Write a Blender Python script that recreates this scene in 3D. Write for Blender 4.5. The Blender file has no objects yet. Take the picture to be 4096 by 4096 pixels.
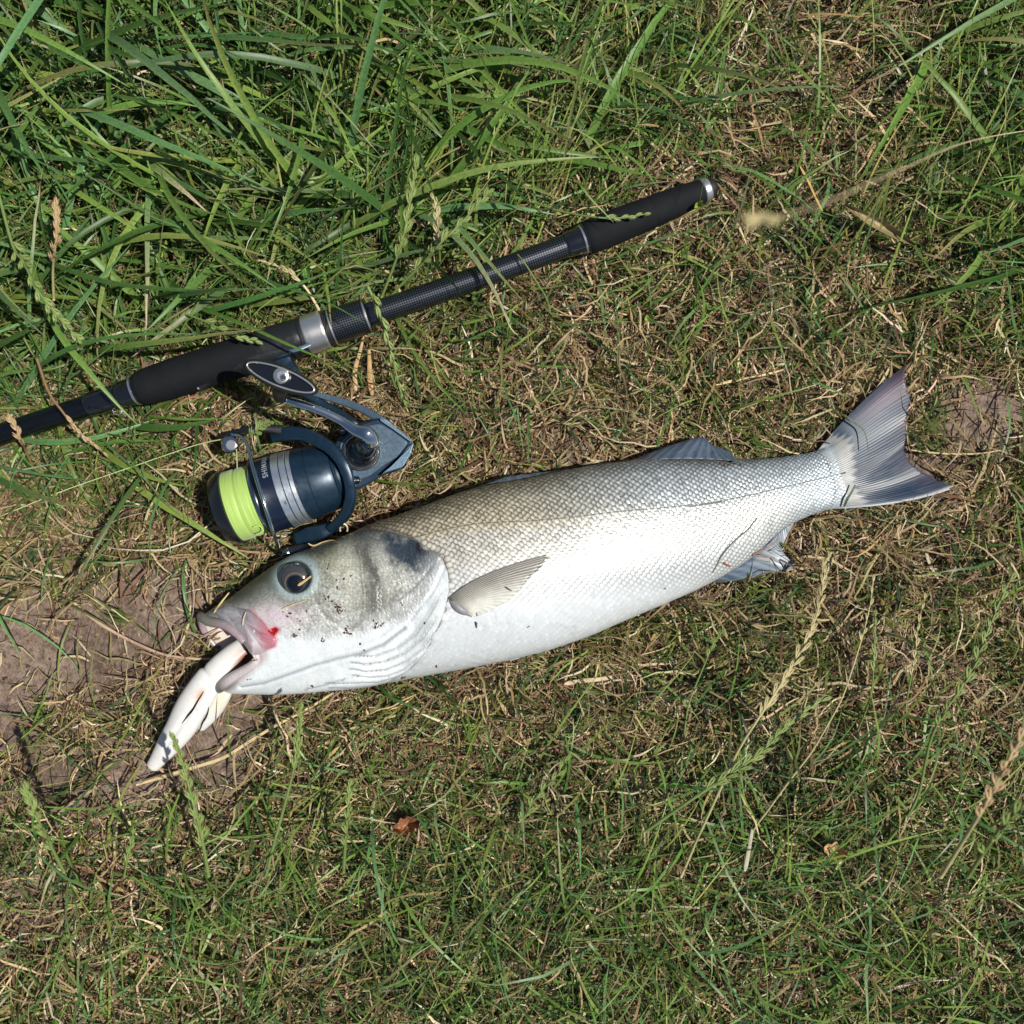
import bpy, math, random
import numpy as np
from mathutils import Vector, Matrix

# ------------------------------------------------------------------ camera, sky, sun, exposure
H = 0.78                 # camera height above the ground (m)
S = 0.77 / 4096.0        # metres per photo pixel on the ground
scene = bpy.context.scene
col = scene.collection

cam_d = bpy.data.cameras.new('camera')
cam = bpy.data.objects.new('camera', cam_d)
col.objects.link(cam)
cam.location = (0, 0, H)
cam.rotation_euler = (0, 0, 0)
cam_d.sensor_width = 36
cam_d.lens = 36 * H / 0.77
cam_d.clip_start = 0.01
cam_d.clip_end = 200
cam_d.dof.use_dof = True
cam_d.dof.focus_distance = 0.735
cam_d.dof.aperture_fstop = 7.0
scene.camera = cam

SUN_EL, SUN_AZ = math.radians(63), math.radians(-3)      # azimuth counter-clockwise from +X
world = bpy.data.worlds.new('World')
scene.world = world
world.use_nodes = True
wn = world.node_tree.nodes
wl = world.node_tree.links
bg = wn['Background']
sky = wn.new('ShaderNodeTexSky')
sky.sky_type = 'NISHITA'
sky.sun_disc = False
sky.sun_elevation = SUN_EL
sky.sun_rotation = math.pi / 2 - SUN_AZ
wl.new(sky.outputs[0], bg.inputs[0])
bg.inputs[1].default_value = 0.062

sd = bpy.data.lights.new('sun', 'SUN')
sd.energy = 5.0
sd.angle = math.radians(0.55)
sd.color = (1.0, 0.95, 0.87)
sun = bpy.data.objects.new('sun', sd)
col.objects.link(sun)
sv = Vector((math.cos(SUN_EL) * math.cos(SUN_AZ), math.cos(SUN_EL) * math.sin(SUN_AZ), math.sin(SUN_EL)))
sun.rotation_euler = sv.to_track_quat('Z', 'Y').to_euler()
sun.location = sv * 5

scene.view_settings.view_transform = 'Standard'
scene.view_settings.look = 'None'
scene.view_settings.exposure = 0.14
scene.view_settings.gamma = 1.0
scene.view_settings.use_curve_mapping = False

rng = np.random.default_rng(7)
random.seed(7)

# ------------------------------------------------------------------ helpers
def W(px, py, z=0.0):
    f = (H - z) / H
    return np.array([(px - 2048) * S * f, (2048 - py) * S * f, z])

def WA(px, py, z):
    px = np.asarray(px, float); py = np.asarray(py, float); z = np.asarray(z, float) + 0 * px
    f = (H - z) / H
    return np.stack([(px - 2048) * S * f, (2048 - py) * S * f, z], -1)

def lin(c):
    r = []
    for v in c[:3]:
        v = v / 255.0
        r.append(v / 12.92 if v <= 0.04045 else ((v + 0.055) / 1.055) ** 2.4)
    return np.array(r)

ORG = {}
def origin_of(o):
    return ORG.get(o.name, np.zeros(3)) if o is not None else np.zeros(3)

def tag(o, label=None, cat=None, group=None, kind=None):
    if label: o['label'] = label
    if cat: o['category'] = cat
    if group: o['group'] = group
    if kind: o['kind'] = kind
    return o

def empty(name, loc, label, cat, group=None):
    o = bpy.data.objects.new(name, None)
    o.empty_display_size = 0.01
    col.objects.link(o)
    o.location = loc
    ORG[o.name] = np.array(loc, float)
    return tag(o, label, cat, group)

def link_mesh(name, me, mat, parent, org):
    o = bpy.data.objects.new(name, me)
    col.objects.link(o)
    if mat is not None: me.materials.append(mat)
    if parent is not None:
        o.parent = parent
        o.location = org - origin_of(parent)
    else:
        o.location = org
    ORG[o.name] = org
    return o

def build(name, V, F, mat, parent=None, cols=None, uv=None, smooth=True, org=None):
    """V (n,3) world coords, F either (m,k) array or list of lists."""
    V = np.asarray(V, float)
    if org is None:
        if parent is not None: org = origin_of(parent)
        else:
            mn = V.min(0); mx = V.max(0)
            org = np.array([(mn[0] + mx[0]) / 2, (mn[1] + mx[1]) / 2, mn[2]])
    me = bpy.data.meshes.new(name)
    if isinstance(F, np.ndarray):
        m, k = F.shape
        me.vertices.add(len(V)); me.vertices.foreach_set('co', (V - org).astype(np.float32).ravel())
        me.loops.add(m * k); me.loops.foreach_set('vertex_index', F.astype(np.int32).ravel())
        me.polygons.add(m)
        me.polygons.foreach_set('loop_start', (np.arange(m) * k).astype(np.int32))
        me.polygons.foreach_set('loop_total', np.full(m, k, np.int32))
        me.update(calc_edges=True)
    else:
        me.from_pydata([tuple(v) for v in (V - org)], [], [list(map(int, f)) for f in F])
    if smooth:
        me.polygons.foreach_set('use_smooth', np.ones(len(me.polygons), bool))
    if cols is not None:
        a = me.color_attributes.new('Col', 'FLOAT_COLOR', 'POINT')
        c = np.ones((len(V), 4), np.float32); c[:, :3] = cols
        a.data.foreach_set('color', c.ravel())
    if uv is not None:
        u = me.uv_layers.new(name='UVMap')
        vi = np.zeros(len(me.loops), np.int32); me.loops.foreach_get('vertex_index', vi)
        u.data.foreach_set('uv', np.asarray(uv, np.float32)[vi].ravel())
    me.validate()
    return link_mesh(name, me, mat, parent, org)

def sst(x, a, b):
    t = np.clip((x - a) / (b - a), 0, 1)
    return t * t * (3 - 2 * t)

_tabs = {}
def vnoise(x, y, seed=0):
    if seed not in _tabs:
        _tabs[seed] = np.random.default_rng(100 + seed).random((256, 256))
    T = _tabs[seed]
    x = np.asarray(x, float); y = np.asarray(y, float)
    xi = np.floor(x).astype(int); yi = np.floor(y).astype(int)
    fx = x - xi; fy = y - yi
    fx = fx * fx * (3 - 2 * fx); fy = fy * fy * (3 - 2 * fy)
    a = T[xi % 256, yi % 256]; b = T[(xi + 1) % 256, yi % 256]
    c = T[xi % 256, (yi + 1) % 256]; d = T[(xi + 1) % 256, (yi + 1) % 256]
    return a * (1 - fx) * (1 - fy) + b * fx * (1 - fy) + c * (1 - fx) * fy + d * fx * fy

def fbm(x, y, seed=0, octv=4):
    s = 0; a = 0.5; t = 0
    for i in range(octv):
        s = s + a * vnoise(x * 2 ** i, y * 2 ** i, seed + i); t += a; a *= 0.5
    return s / t

def worley(x, y, seed=5):
    x = np.asarray(x, float); y = np.asarray(y, float)
    rg = np.random.default_rng(seed); J = rg.random((128, 128, 2))
    xi = np.floor(x).astype(int); yi = np.floor(y).astype(int)
    f1 = np.full(x.shape, 9.0); f2 = np.full(x.shape, 9.0)
    for a_ in (-1, 0, 1):
        for b_ in (-1, 0, 1):
            jx = J[(xi + a_) % 128, (yi + b_) % 128]
            d = np.hypot(xi + a_ + jx[..., 0] - x, yi + b_ + jx[..., 1] - y)
            m = d < f1; f2 = np.where(m, f1, np.minimum(f2, d)); f1 = np.where(m, d, f1)
    return f1, f2 - f1

def pdist(px, py, poly):
    """distance to a polyline, signed side (+ = left of travel in y-down pixel frame is negative), t along"""
    px = np.asarray(px, float); py = np.asarray(py, float)
    best = np.full(px.shape, 1e9); side = np.zeros(px.shape); tt = np.zeros(px.shape)
    L = 0; seg = []
    for (x0, y0), (x1, y1) in zip(poly[:-1], poly[1:]):
        l = math.hypot(x1 - x0, y1 - y0); seg.append(l)
    tot = sum(seg)
    for k, ((x0, y0), (x1, y1)) in enumerate(zip(poly[:-1], poly[1:])):
        dx, dy = x1 - x0, y1 - y0
        l2 = dx * dx + dy * dy + 1e-9
        t = np.clip(((px - x0) * dx + (py - y0) * dy) / l2, 0, 1)
        ex = px - x0 - t * dx; ey = py - y0 - t * dy
        d = np.hypot(ex, ey)
        s = np.sign(dx * (py - y0) - dy * (px - x0))
        m = d < best
        best = np.where(m, d, best); side = np.where(m, s, side)
        tt = np.where(m, (L + t * seg[k]) / tot, tt)
        L += seg[k]
    return best, side, tt

def inpoly(px, py, poly):
    px = np.asarray(px, float); py = np.asarray(py, float)
    r = np.zeros(px.shape, bool)
    n = len(poly)
    j = n - 1
    for i in range(n):
        xi, yi = poly[i]; xj, yj = poly[j]
        if yi != yj:
            c = ((yi > py) != (yj > py)) & (px < (xj - xi) * (py - yi) / (yj - yi) + xi)
            r ^= c
        j = i
    return r

def sdpoly(px, py, poly):
    d, _, _ = pdist(px, py, list(poly) + [poly[0]])
    return np.where(inpoly(px, py, poly), -d, d)

def catmull(P, n):
    P = np.asarray(P, float)
    Q = np.vstack([2 * P[0] - P[1], P, 2 * P[-1] - P[-2]])
    out = []
    m = len(P) - 1
    for u in np.linspace(0, m, n):
        i = min(int(u), m - 1); t = u - i
        a, b, c, d = Q[i], Q[i + 1], Q[i + 2], Q[i + 3]
        out.append(0.5 * ((2 * b) + (-a + c) * t + (2 * a - 5 * b + 4 * c - d) * t * t + (-a + 3 * b - 3 * c + d) * t ** 3))
    return np.array(out)

def z1(x, y): return (700 + x / 1.756, 1300 + y / 1.756)      # reel close-up coordinates
def zh(x, y): return (500 + x / 1.38, 1900 + y / 1.38)        # head close-up
def zb(x, y): return (1300 + x / 1.2075, 1700 + y / 1.2075)   # body close-up
def zt(x, y): return (2600 + x / 1.38, 1300 + y / 1.38)       # tail close-up
def zl(x, y): return (x / 1.288, 2200 + y / 1.288)            # lower left
def zr(x, y): return (2600 + x / 1.291, 2300 + y / 1.291)     # lower right
def zu(x, y): return (x / 1.288, 1000 + y / 1.288)            # upper left
def zc6(x, y): return (1200 + x / 1.0733, 650 + y / 1.0733)   # butt close-up
def zm(x, y): return (1300 + x / 1.288, 2600 + y / 1.288)     # bottom middle

# ------------------------------------------------------------------ materials
def new_mat(name):
    m = bpy.data.materials.new(name); m.use_nodes = True
    n = m.node_tree.nodes; l = m.node_tree.links
    return m, n, l, n['Principled BSDF']

def pset(b, **k):
    names = {'base': 'Base Color', 'rough': 'Roughness', 'metal': 'Metallic', 'spec': 'Specular IOR Level',
             'coat': 'Coat Weight', 'coatr': 'Coat Roughness', 'sss': 'Subsurface Weight', 'trans': 'Transmission Weight',
             'alpha': 'Alpha', 'ior': 'IOR', 'sheen': 'Sheen Weight', 'aniso': 'Anisotropic', 'ssss': 'Subsurface Scale'}
    for a, v in k.items():
        s = b.inputs[names[a]]
        s.default_value = (*v, 1) if a == 'base' else v

def add_bump(n, l, b, scale, strength, dist=0.0003, detail=4, coord='Object', kind='noise'):
    tc = n.new('ShaderNodeTexCoord')
    if kind == 'voronoi':
        t = n.new('ShaderNodeTexVoronoi'); t.inputs['Scale'].default_value = scale
    else:
        t = n.new('ShaderNodeTexNoise'); t.inputs['Scale'].default_value = scale; t.inputs['Detail'].default_value = detail
    l.new(tc.outputs[coord], t.inputs['Vector'])
    bp = n.new('ShaderNodeBump'); bp.inputs['Strength'].default_value = strength; bp.inputs['Distance'].default_value = dist
    l.new(t.outputs[0], bp.inputs['Height']); l.new(bp.outputs[0], b.inputs['Normal'])
    return t

def plain(name, base, rough=0.5, metal=0.0, bump=None, var=0.0, vscale=200, rvar=0.0, **k):
    m, n, l, b = new_mat(name)
    pset(b, base=base, rough=rough, metal=metal, **k)
    if bump: add_bump(n, l, b, *bump)
    if var > 0 or rvar > 0:
        tc = n.new('ShaderNodeTexCoord'); t = n.new('ShaderNodeTexNoise')
        t.inputs['Scale'].default_value = vscale; t.inputs['Detail'].default_value = 5
        l.new(tc.outputs['Object'], t.inputs['Vector'])
        if var > 0:
            mx = n.new('ShaderNodeMix'); mx.data_type = 'RGBA'
            mx.inputs[6].default_value = (*[c * (1 - var) for c in base], 1)
            mx.inputs[7].default_value = (*[min(1, c * (1 + var)) for c in base], 1)
            l.new(t.outputs[0], mx.inputs[0]); l.new(mx.outputs[2], b.inputs['Base Color'])
        if rvar > 0:
            mr = n.new('ShaderNodeMapRange'); mr.inputs[1].default_value = 0.3; mr.inputs[2].default_value = 0.7
            mr.inputs[3].default_value = max(0, rough - rvar); mr.inputs[4].default_value = min(1, rough + rvar)
            l.new(t.outputs[0], mr.inputs[0]); l.new(mr.outputs[0], b.inputs['Roughness'])
    return m

def vcol(name, rough=0.5, metal=0.0, var=0.15, vscale=900, bump=None, transl=0.0, **k):
    m, n, l, b = new_mat(name)
    pset(b, rough=rough, metal=metal, **k)
    at = n.new('ShaderNodeAttribute'); at.attribute_name = 'Col'
    tc = n.new('ShaderNodeTexCoord'); t = n.new('ShaderNodeTexNoise')
    t.inputs['Scale'].default_value = vscale; t.inputs['Detail'].default_value = 4
    l.new(tc.outputs['Object'], t.inputs['Vector'])
    mr = n.new('ShaderNodeMapRange'); mr.inputs[1].default_value = 0.25; mr.inputs[2].default_value = 0.75
    mr.inputs[3].default_value = 1 - var; mr.inputs[4].default_value = 1 + var
    l.new(t.outputs[0], mr.inputs[0])
    vm = n.new('ShaderNodeVectorMath'); vm.operation = 'SCALE'
    l.new(at.outputs['Color'], vm.inputs[0]); l.new(mr.outputs[0], vm.inputs['Scale'])
    l.new(vm.outputs[0], b.inputs['Base Color'])
    if bump: add_bump(n, l, b, *bump)
    if transl > 0:
        tr = n.new('ShaderNodeBsdfTranslucent'); l.new(vm.outputs[0], tr.inputs['Color'])
        ms = n.new('ShaderNodeMixShader'); ms.inputs[0].default_value = transl
        l.new(b.outputs[0], ms.inputs[1]); l.new(tr.outputs[0], ms.inputs[2])
        l.new(ms.outputs[0], n['Material Output'].inputs['Surface'])
    return m

M = {}
M['grass'] = vcol('grass_blades', rough=0.42, var=0.25, vscale=500, transl=0.32, spec=0.4)
M['straw'] = vcol('dry_straw', rough=0.6, var=0.25, vscale=700, transl=0.12, spec=0.3)
M['skin'] = vcol('fish_skin', rough=0.34, var=0.10, vscale=1500, bump=(1300, 0.5, 0.0005), spec=0.55, coat=0.25, coatr=0.3)
M['scale'] = vcol('fish_scale', rough=0.42, metal=0.3, var=0.06, vscale=2500, bump=(2500, 0.25, 0.0002), spec=0.6, coat=0.2, coatr=0.25)
M['mouth'] = vcol('mouth_lining', sss=0.3, ssss=0.006, transl=0.2, rough=0.3, var=0.10, vscale=600, bump=(700, 0.3, 0.0003), spec=0.5, coat=0.3, coatr=0.2)
M['fin'] = vcol('fin_membrane', rough=0.46, var=0.15, vscale=1200, bump=(2500, 0.2, 0.0002), transl=0.15, spec=0.45, coat=0.12, coatr=0.2)
M['eye'] = vcol('eye_iris', rough=0.12, var=0.2, vscale=900, spec=0.7, coat=1.0, coatr=0.03)
M['pupil'] = plain('eye_pupil', (0.004, 0.005, 0.008), 0.06, coat=1.0, coatr=0.02)
M['lure'] = vcol('soft_plastic', rough=0.38, var=0.04, vscale=300, bump=(900, 0.15, 0.0003), sss=0.15, ssss=0.003, spec=0.45)
M['crumb'] = plain('soil_crumb', (0.055, 0.022, 0.013), 0.9, var=0.5, vscale=800)
M['foam'] = plain('foam_grip', (0.0055, 0.0065, 0.0085), 0.75, bump=(2600, 0.7, 0.0005), var=0.6, vscale=90, spec=0.22)
M['plastic'] = plain('black_plastic', (0.012, 0.013, 0.015), 0.36, bump=(4000, 0.15, 0.0002), rvar=0.08, vscale=300)
M['rubber'] = plain('black_rubber', (0.012, 0.012, 0.013), 0.5, bump=(1500, 0.2, 0.0002), rvar=0.1)
M['gloss'] = plain('black_varnish', (0.006, 0.007, 0.010), 0.12, coat=1.0, coatr=0.05, bump=(200, 0.25, 0.0006))
M['navy'] = plain('navy_paint', (0.009, 0.028, 0.052), 0.38, metal=0.4, coat=0.3, coatr=0.3, bump=(3000, 0.12, 0.0002), var=0.2, vscale=260, rvar=0.08)
M['navyd'] = plain('dark_navy_paint', (0.007, 0.014, 0.034), 0.3, metal=0.3, coat=0.5, coatr=0.22, rvar=0.05, vscale=200)
M['slate'] = plain('slate_blue_plate', (0.085, 0.13, 0.175), 0.36, metal=0.4, bump=(2500, 0.1, 0.0002), var=0.15, vscale=400, rvar=0.08)
M['steel'] = plain('worn_steel_blue', (0.22, 0.33, 0.42), 0.32, metal=0.7, var=0.35, vscale=420, bump=(900, 0.4, 0.0003))
M['silver'] = plain('brushed_silver', (0.66, 0.65, 0.63), 0.32, metal=0.9, rvar=0.03, vscale=2500, bump=(1800, 0.1, 0.0001))
M['ringsilver'] = plain('spool_silver', (0.72, 0.77, 0.80), 0.34, metal=0.9, rvar=0.06, vscale=300)
M['chrome'] = plain('chrome', (0.62, 0.66, 0.68), 0.06, metal=1.0, rvar=0.04, vscale=150)
M['gun'] = plain('gunmetal', (0.010, 0.012, 0.015), 0.25, metal=0.2, coat=0.35, coatr=0.15)
M['wire'] = plain('bail_wire', (0.42, 0.50, 0.50), 0.16, metal=1.0)
M['hook'] = plain('dark_hook', (0.05, 0.045, 0.05), 0.25, metal=0.9)
M['print'] = plain('pale_print', (0.24, 0.27, 0.31), 0.45)
M['printd'] = plain('dark_print', (0.03, 0.04, 0.05), 0.5)
M['mono'] = plain('pale_line', (0.55, 0.60, 0.28), 0.35, trans=0.2)
M['leader'] = plain('leader_line', (0.30, 0.27, 0.24), 0.2, trans=0.4)

def weave(name, k=620, base=(0.004, 0.005, 0.007), hi=(0.055, 0.06, 0.07), rough=0.22):
    m, n, l, b = new_mat(name)
    uv = n.new('ShaderNodeUVMap'); uv.uv_map = 'UVMap'
    mp = n.new('ShaderNodeMapping'); mp.inputs['Rotation'].default_value = (0, 0, math.radians(45)); mp.inputs['Scale'].default_value = (k, k, k)
    ck = n.new('ShaderNodeTexChecker'); ck.inputs['Scale'].default_value = 1.0
    ck.inputs['Color1'].default_value = (*base, 1); ck.inputs['Color2'].default_value = (*hi, 1)
    l.new(uv.outputs[0], mp.inputs[0]); l.new(mp.outputs[0], ck.inputs['Vector'])
    l.new(ck.outputs['Color'], b.inputs['Base Color'])
    bp = n.new('ShaderNodeBump'); bp.inputs['Strength'].default_value = 0.3; bp.inputs['Distance'].default_value = 0.0001
    l.new(ck.outputs['Fac'], bp.inputs['Height']); l.new(bp.outputs[0], b.inputs['Normal'])
    pset(b, rough=rough, coat=0.7, coatr=0.24, metal=0.85)
    return m
M['carbon'] = weave('carbon_weave', k=820, hi=(0.075, 0.085, 0.10), rough=0.36)
M['carbonf'] = weave('carbon_weave_fine', k=900, hi=(0.020, 0.024, 0.032), rough=0.34)

def braid_mat():
    m, n, l, b = new_mat('braided_line')
    at = n.new('ShaderNodeUVMap'); at.uv_map = 'UVMap'
    mp = n.new('ShaderNodeMapping'); mp.inputs['Scale'].default_value = (4200, 30, 1); mp.inputs['Rotation'].default_value = (0, 0, 0.0)
    no = n.new('ShaderNodeTexNoise'); no.inputs['Scale'].default_value = 1.0; no.inputs['Detail'].default_value = 3
    l.new(at.outputs[0], mp.inputs[0]); l.new(mp.outputs[0], no.inputs['Vector'])
    cr = n.new('ShaderNodeValToRGB')
    cr.color_ramp.elements[0].position = 0.3; cr.color_ramp.elements[0].color = (0.20, 0.33, 0.05, 1)
    cr.color_ramp.elements[1].position = 0.6; cr.color_ramp.elements[1].color = (0.40, 0.57, 0.14, 1)
    l.new(no.outputs[0], cr.inputs[0]); l.new(cr.outputs[0], b.inputs['Base Color'])
    bp = n.new('ShaderNodeBump'); bp.inputs['Strength'].default_value = 0.6; bp.inputs['Distance'].default_value = 0.0003
    l.new(no.outputs[0], bp.inputs['Height']); l.new(bp.outputs[0], b.inputs['Normal'])
    pset(b, rough=0.6, sheen=0.2)
    return m
M['braid'] = braid_mat()

def soil_mat():
    m, n, l, b = new_mat('dry_soil')
    tc = n.new('ShaderNodeTexCoord')
    a = n.new('ShaderNodeTexNoise'); a.inputs['Scale'].default_value = 9; a.inputs['Detail'].default_value = 6
    c = n.new('ShaderNodeTexNoise'); c.inputs['Scale'].default_value = 180; c.inputs['Detail'].default_value = 8; c.inputs['Roughness'].default_value = 0.7
    v = n.new('ShaderNodeTexVoronoi'); v.inputs['Scale'].default_value = 420
    for t in (a, c, v): l.new(tc.outputs['Object'], t.inputs['Vector'])
    r1 = n.new('ShaderNodeValToRGB'); r1.color_ramp.elements[0].color = (0.135, 0.100, 0.076, 1); r1.color_ramp.elements[1].color = (0.25, 0.195, 0.160, 1)
    r1.color_ramp.elements[0].position = 0.35; r1.color_ramp.elements[1].position = 0.65
    l.new(a.outputs[0], r1.inputs[0])
    r2 = n.new('ShaderNodeValToRGB'); r2.color_ramp.elements[0].color = (0.28, 0.26, 0.25, 1); r2.color_ramp.elements[1].color = (1.35, 1.3, 1.25, 1)
    r2.color_ramp.elements[0].position = 0.33; r2.color_ramp.elements[1].position = 0.66
    l.new(c.outputs[0], r2.inputs[0])
    mx = n.new('ShaderNodeMix'); mx.data_type = 'RGBA'; mx.blend_type = 'MULTIPLY'; mx.inputs[0].default_value = 0.9
    l.new(r1.outputs[0], mx.inputs[6]); l.new(r2.outputs[0], mx.inputs[7])
    l.new(mx.outputs[2], b.inputs['Base Color'])
    ad = n.new('ShaderNodeMath'); ad.operation = 'ADD'; l.new(c.outputs[0], ad.inputs[0]); l.new(v.outputs[0], ad.inputs[1])
    bp = n.new('ShaderNodeBump'); bp.inputs['Strength'].default_value = 0.9; bp.inputs['Distance'].default_value = 0.0012
    l.new(ad.outputs[0], bp.inputs['Height']); l.new(bp.outputs[0], b.inputs['Normal'])
    pset(b, rough=0.95, spec=0.15)
    return m
M['soil'] = soil_mat()

# ------------------------------------------------------------------ generic shape builders
def frames(P):
    """tangent + two normals along a path"""
    T = np.gradient(P, axis=0); T /= np.linalg.norm(T, axis=1)[:, None] + 1e-12
    up = np.array([0, 0, 1.0])
    A = np.cross(T, up); 
    bad = np.linalg.norm(A, axis=1) < 0.05
    A[bad] = np.array([1, 0, 0])
    A /= np.linalg.norm(A, axis=1)[:, None]
    B = np.cross(A, T)
    return T, A, B

def tube_geo(P, R, seg=12, R2=None, power=1.0, caps=True):
    P = np.asarray(P, float); n = len(P)
    R = np.broadcast_to(np.asarray(R, float), (n,)); R2 = R if R2 is None else np.broadcast_to(np.asarray(R2, float), (n,))
    T, A, B = frames(P)
    th = np.linspace(0, 2 * math.pi, seg, endpoint=False)
    ca = np.sign(np.cos(th)) * np.abs(np.cos(th)) ** power; sa = np.sign(np.sin(th)) * np.abs(np.sin(th)) ** power
    V = P[:, None, :] + A[:, None, :] * (R[:, None] * ca[None])[:, :, None] + B[:, None, :] * (R2[:, None] * sa[None])[:, :, None]
    V = V.reshape(-1, 3)
    i = np.arange(n - 1)[:, None]; j = np.arange(seg)[None]
    F = np.stack([i * seg + j, i * seg + (j + 1) % seg, (i + 1) * seg + (j + 1) % seg, (i + 1) * seg + j], -1).reshape(-1, 4)
    d = np.r_[0, np.cumsum(np.linalg.norm(np.diff(P, axis=0), axis=1))]
    uv = np.stack([np.repeat(d, seg), np.tile(th, n) * np.repeat(np.maximum(R, 1e-5).mean() * np.ones(n), seg)], -1)
    Fl = [list(f) for f in F]
    if caps:
        Fl.append(list(range(seg))); Fl.append([(n - 1) * seg + k for k in range(seg)][::-1])
    return V, Fl, uv

def tube(name, P, R, mat, parent=None, seg=12, R2=None, power=1.0, smooth=True, cols=None):
    V, F, uv = tube_geo(P, R, seg, R2, power)
    o = build(name, V, F, mat, parent, uv=uv, smooth=smooth, cols=cols)
    for p in o.data.polygons:
        if len(p.vertices) > 4: p.use_smooth = False
    return o

def join_geo(lst):
    Vs = []; Fs = []; k = 0
    for V, F in lst:
        Vs.append(V); Fs += [[i + k for i in f] for f in F]; k += len(V)
    return np.vstack(Vs), Fs

def loft(name, rings, mat, parent=None, smooth=True, cap=True):
    """rings: list of (n,3) closed loops"""
    n = len(rings[0]); m = len(rings)
    V = np.vstack(rings); F = []
    for i in range(m - 1):
        for j in range(n):
            F.append([i * n + j, i * n + (j + 1) % n, (i + 1) * n + (j + 1) % n, (i + 1) * n + j])
    if cap:
        F.append(list(range(n))[::-1]); F.append([(m - 1) * n + j for j in range(n)])
    o = build(name, V, F, mat, parent, smooth=smooth)
    if smooth:
        for p in o.data.polygons:
            if len(p.vertices) > 4: p.use_smooth = False
        sharpen(o)
    return o

def sharpen(o, ang=38):
    me = o.data
    bmod = None
    import bmesh
    bm = bmesh.new(); bm.from_mesh(me)
    for e in bm.edges:
        if len(e.link_faces) == 2 and e.calc_face_angle(0) > math.radians(ang): e.smooth = False
    bm.to_mesh(me); bm.free()

def roundpoly(pts, r, n=4):
    pts = [np.array(p, float) for p in pts]; out = []
    N = len(pts)
    for i in range(N):
        a, b, c = pts[i - 1], pts[i], pts[(i + 1) % N]
        u = a - b; v = c - b
        lu, lv = np.linalg.norm(u), np.linalg.norm(v)
        d = min(r, lu * 0.45, lv * 0.45)
        p0 = b + u / lu * d; p1 = b + v / lv * d
        for t in np.linspace(0, 1, n):
            out.append((1 - t) ** 2 * p0 + 2 * t * (1 - t) * b + t * t * p1)
    return np.array(out)

def inset(poly, d):
    """move each vertex inward by d (polygon in px)"""
    P = np.asarray(poly, float); n = len(P)
    area = 0.5 * np.sum(P[:, 0] * np.roll(P[:, 1], -1) - np.roll(P[:, 0], -1) * P[:, 1])
    s = 1 if area > 0 else -1
    T = np.roll(P, -1, 0) - np.roll(P, 1, 0)
    T /= np.linalg.norm(T, axis=1)[:, None] + 1e-9
    N = np.stack([-T[:, 1], T[:, 0]], -1) * s
    return P + N * d

def slab(name, poly, z0, z1_, mat, parent=None, bev=6, smooth=True):
    """bevelled prism from a photo-pixel outline"""
    poly = np.asarray(poly, float)
    b = bev * S
    steps = [(z0, bev * 0.3), (z0 + b, 0), (z1_ - b, 0), (z1_ - b * 0.3, bev * 0.3), (z1_, bev)]
    rings = []
    for z, d in steps:
        q = inset(poly, d)
        zz = z(q) if callable(z) else z
        rings.append(WA(q[:, 0], q[:, 1], zz))
    return loft(name, rings, mat, parent, smooth)

def disc(name, c, r, zb_, zt_, mat, parent=None, bev=0.15, seg=40, prof=None, c2=None):
    """round boss: centre c px, radius r px; c2 = centre at the top when tilted"""
    c = np.array(c, float); c2 = c if c2 is None else np.array(c2, float)
    prof = prof or [(0, 1), (1 - bev, 1), (1, 1 - bev)]
    th = np.linspace(0, 2 * math.pi, seg, endpoint=False)
    rings = []
    for t, k in prof:
        z = zb_ + (zt_ - zb_) * t; cc = c + (c2 - c) * t
        rings.append(WA(cc[0] + r * k * np.cos(th), cc[1] - r * k * np.sin(th), z))
    return loft(name, rings, mat, parent)

# ------------------------------------------------------------------ ground
def terrain(x, y):
    return 0.006 * (fbm(x * 9 + 50, y * 9 + 50, 20, 3) - 0.5) + 0.0035 * (fbm(x * 70 + 50, y * 70 + 50, 24, 3) - 0.5)

inner = np.linspace(-0.62, 0.62, 420)
outer = np.array([0.75, 1.0, 1.5, 2.5, 4.5, 9, 20])
ax_ = np.r_[-outer[::-1], inner, outer]
X, Y = np.meshgrid(ax_, ax_, indexing='ij')
Z = terrain(X, Y)
n = len(ax_)
ii, jj = np.meshgrid(np.arange(n - 1), np.arange(n - 1), indexing='ij')
F = np.stack([ii * n + jj, (ii + 1) * n + jj, (ii + 1) * n + jj + 1, ii * n + jj + 1], -1).reshape(-1, 4)
g = build('ground', np.stack([X, Y, Z], -1).reshape(-1, 3), F, M['soil'], org=np.zeros(3))
tag(g, 'brown dry soil showing between the grass', 'ground', kind='structure')

# ------------------------------------------------------------------ fish geometry
DOR = [(804, 2465), (848, 2436), (935, 2378), (1051, 2291), (1152, 2226), (1261, 2183), (1370, 2146), (1466, 2104), (1587, 2063),
       (1700, 2022), (1838, 1973), (1963, 1942), (2128, 1912), (2294, 1876), (2459, 1850), (2625, 1834), (2817, 1836), (3035, 1836), (3216, 1816), (3290, 1795), (3345, 1772)]
VEN = [(873, 2755), (906, 2773), (1007, 2778), (1152, 2778), (1300, 2766), (1450, 2752), (1631, 2716), (1880, 2671), (2128, 2619), (2335, 2553),
       (2501, 2482), (2708, 2394), (2854, 2325), (2999, 2235), (3107, 2135), (3180, 2088), (3288, 2045), (3395, 2028)]
th0 = math.radians(15.7)
E = np.array([math.cos(th0), -math.sin(th0)]); Nn = np.array([-math.sin(th0), -math.cos(th0)])
DOR = np.array(DOR, float); VEN = np.array(VEN, float)
DOR = catmull(DOR, 160); VEN = catmull(VEN, 160)
Da, Db = DOR @ E, DOR @ Nn
Va, Vb = VEN @ E, VEN @ Nn
A_U, A_V = Da[0], Va[0]
A_END = 0.5 * (Da[-1] + Va[-1])
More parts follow.
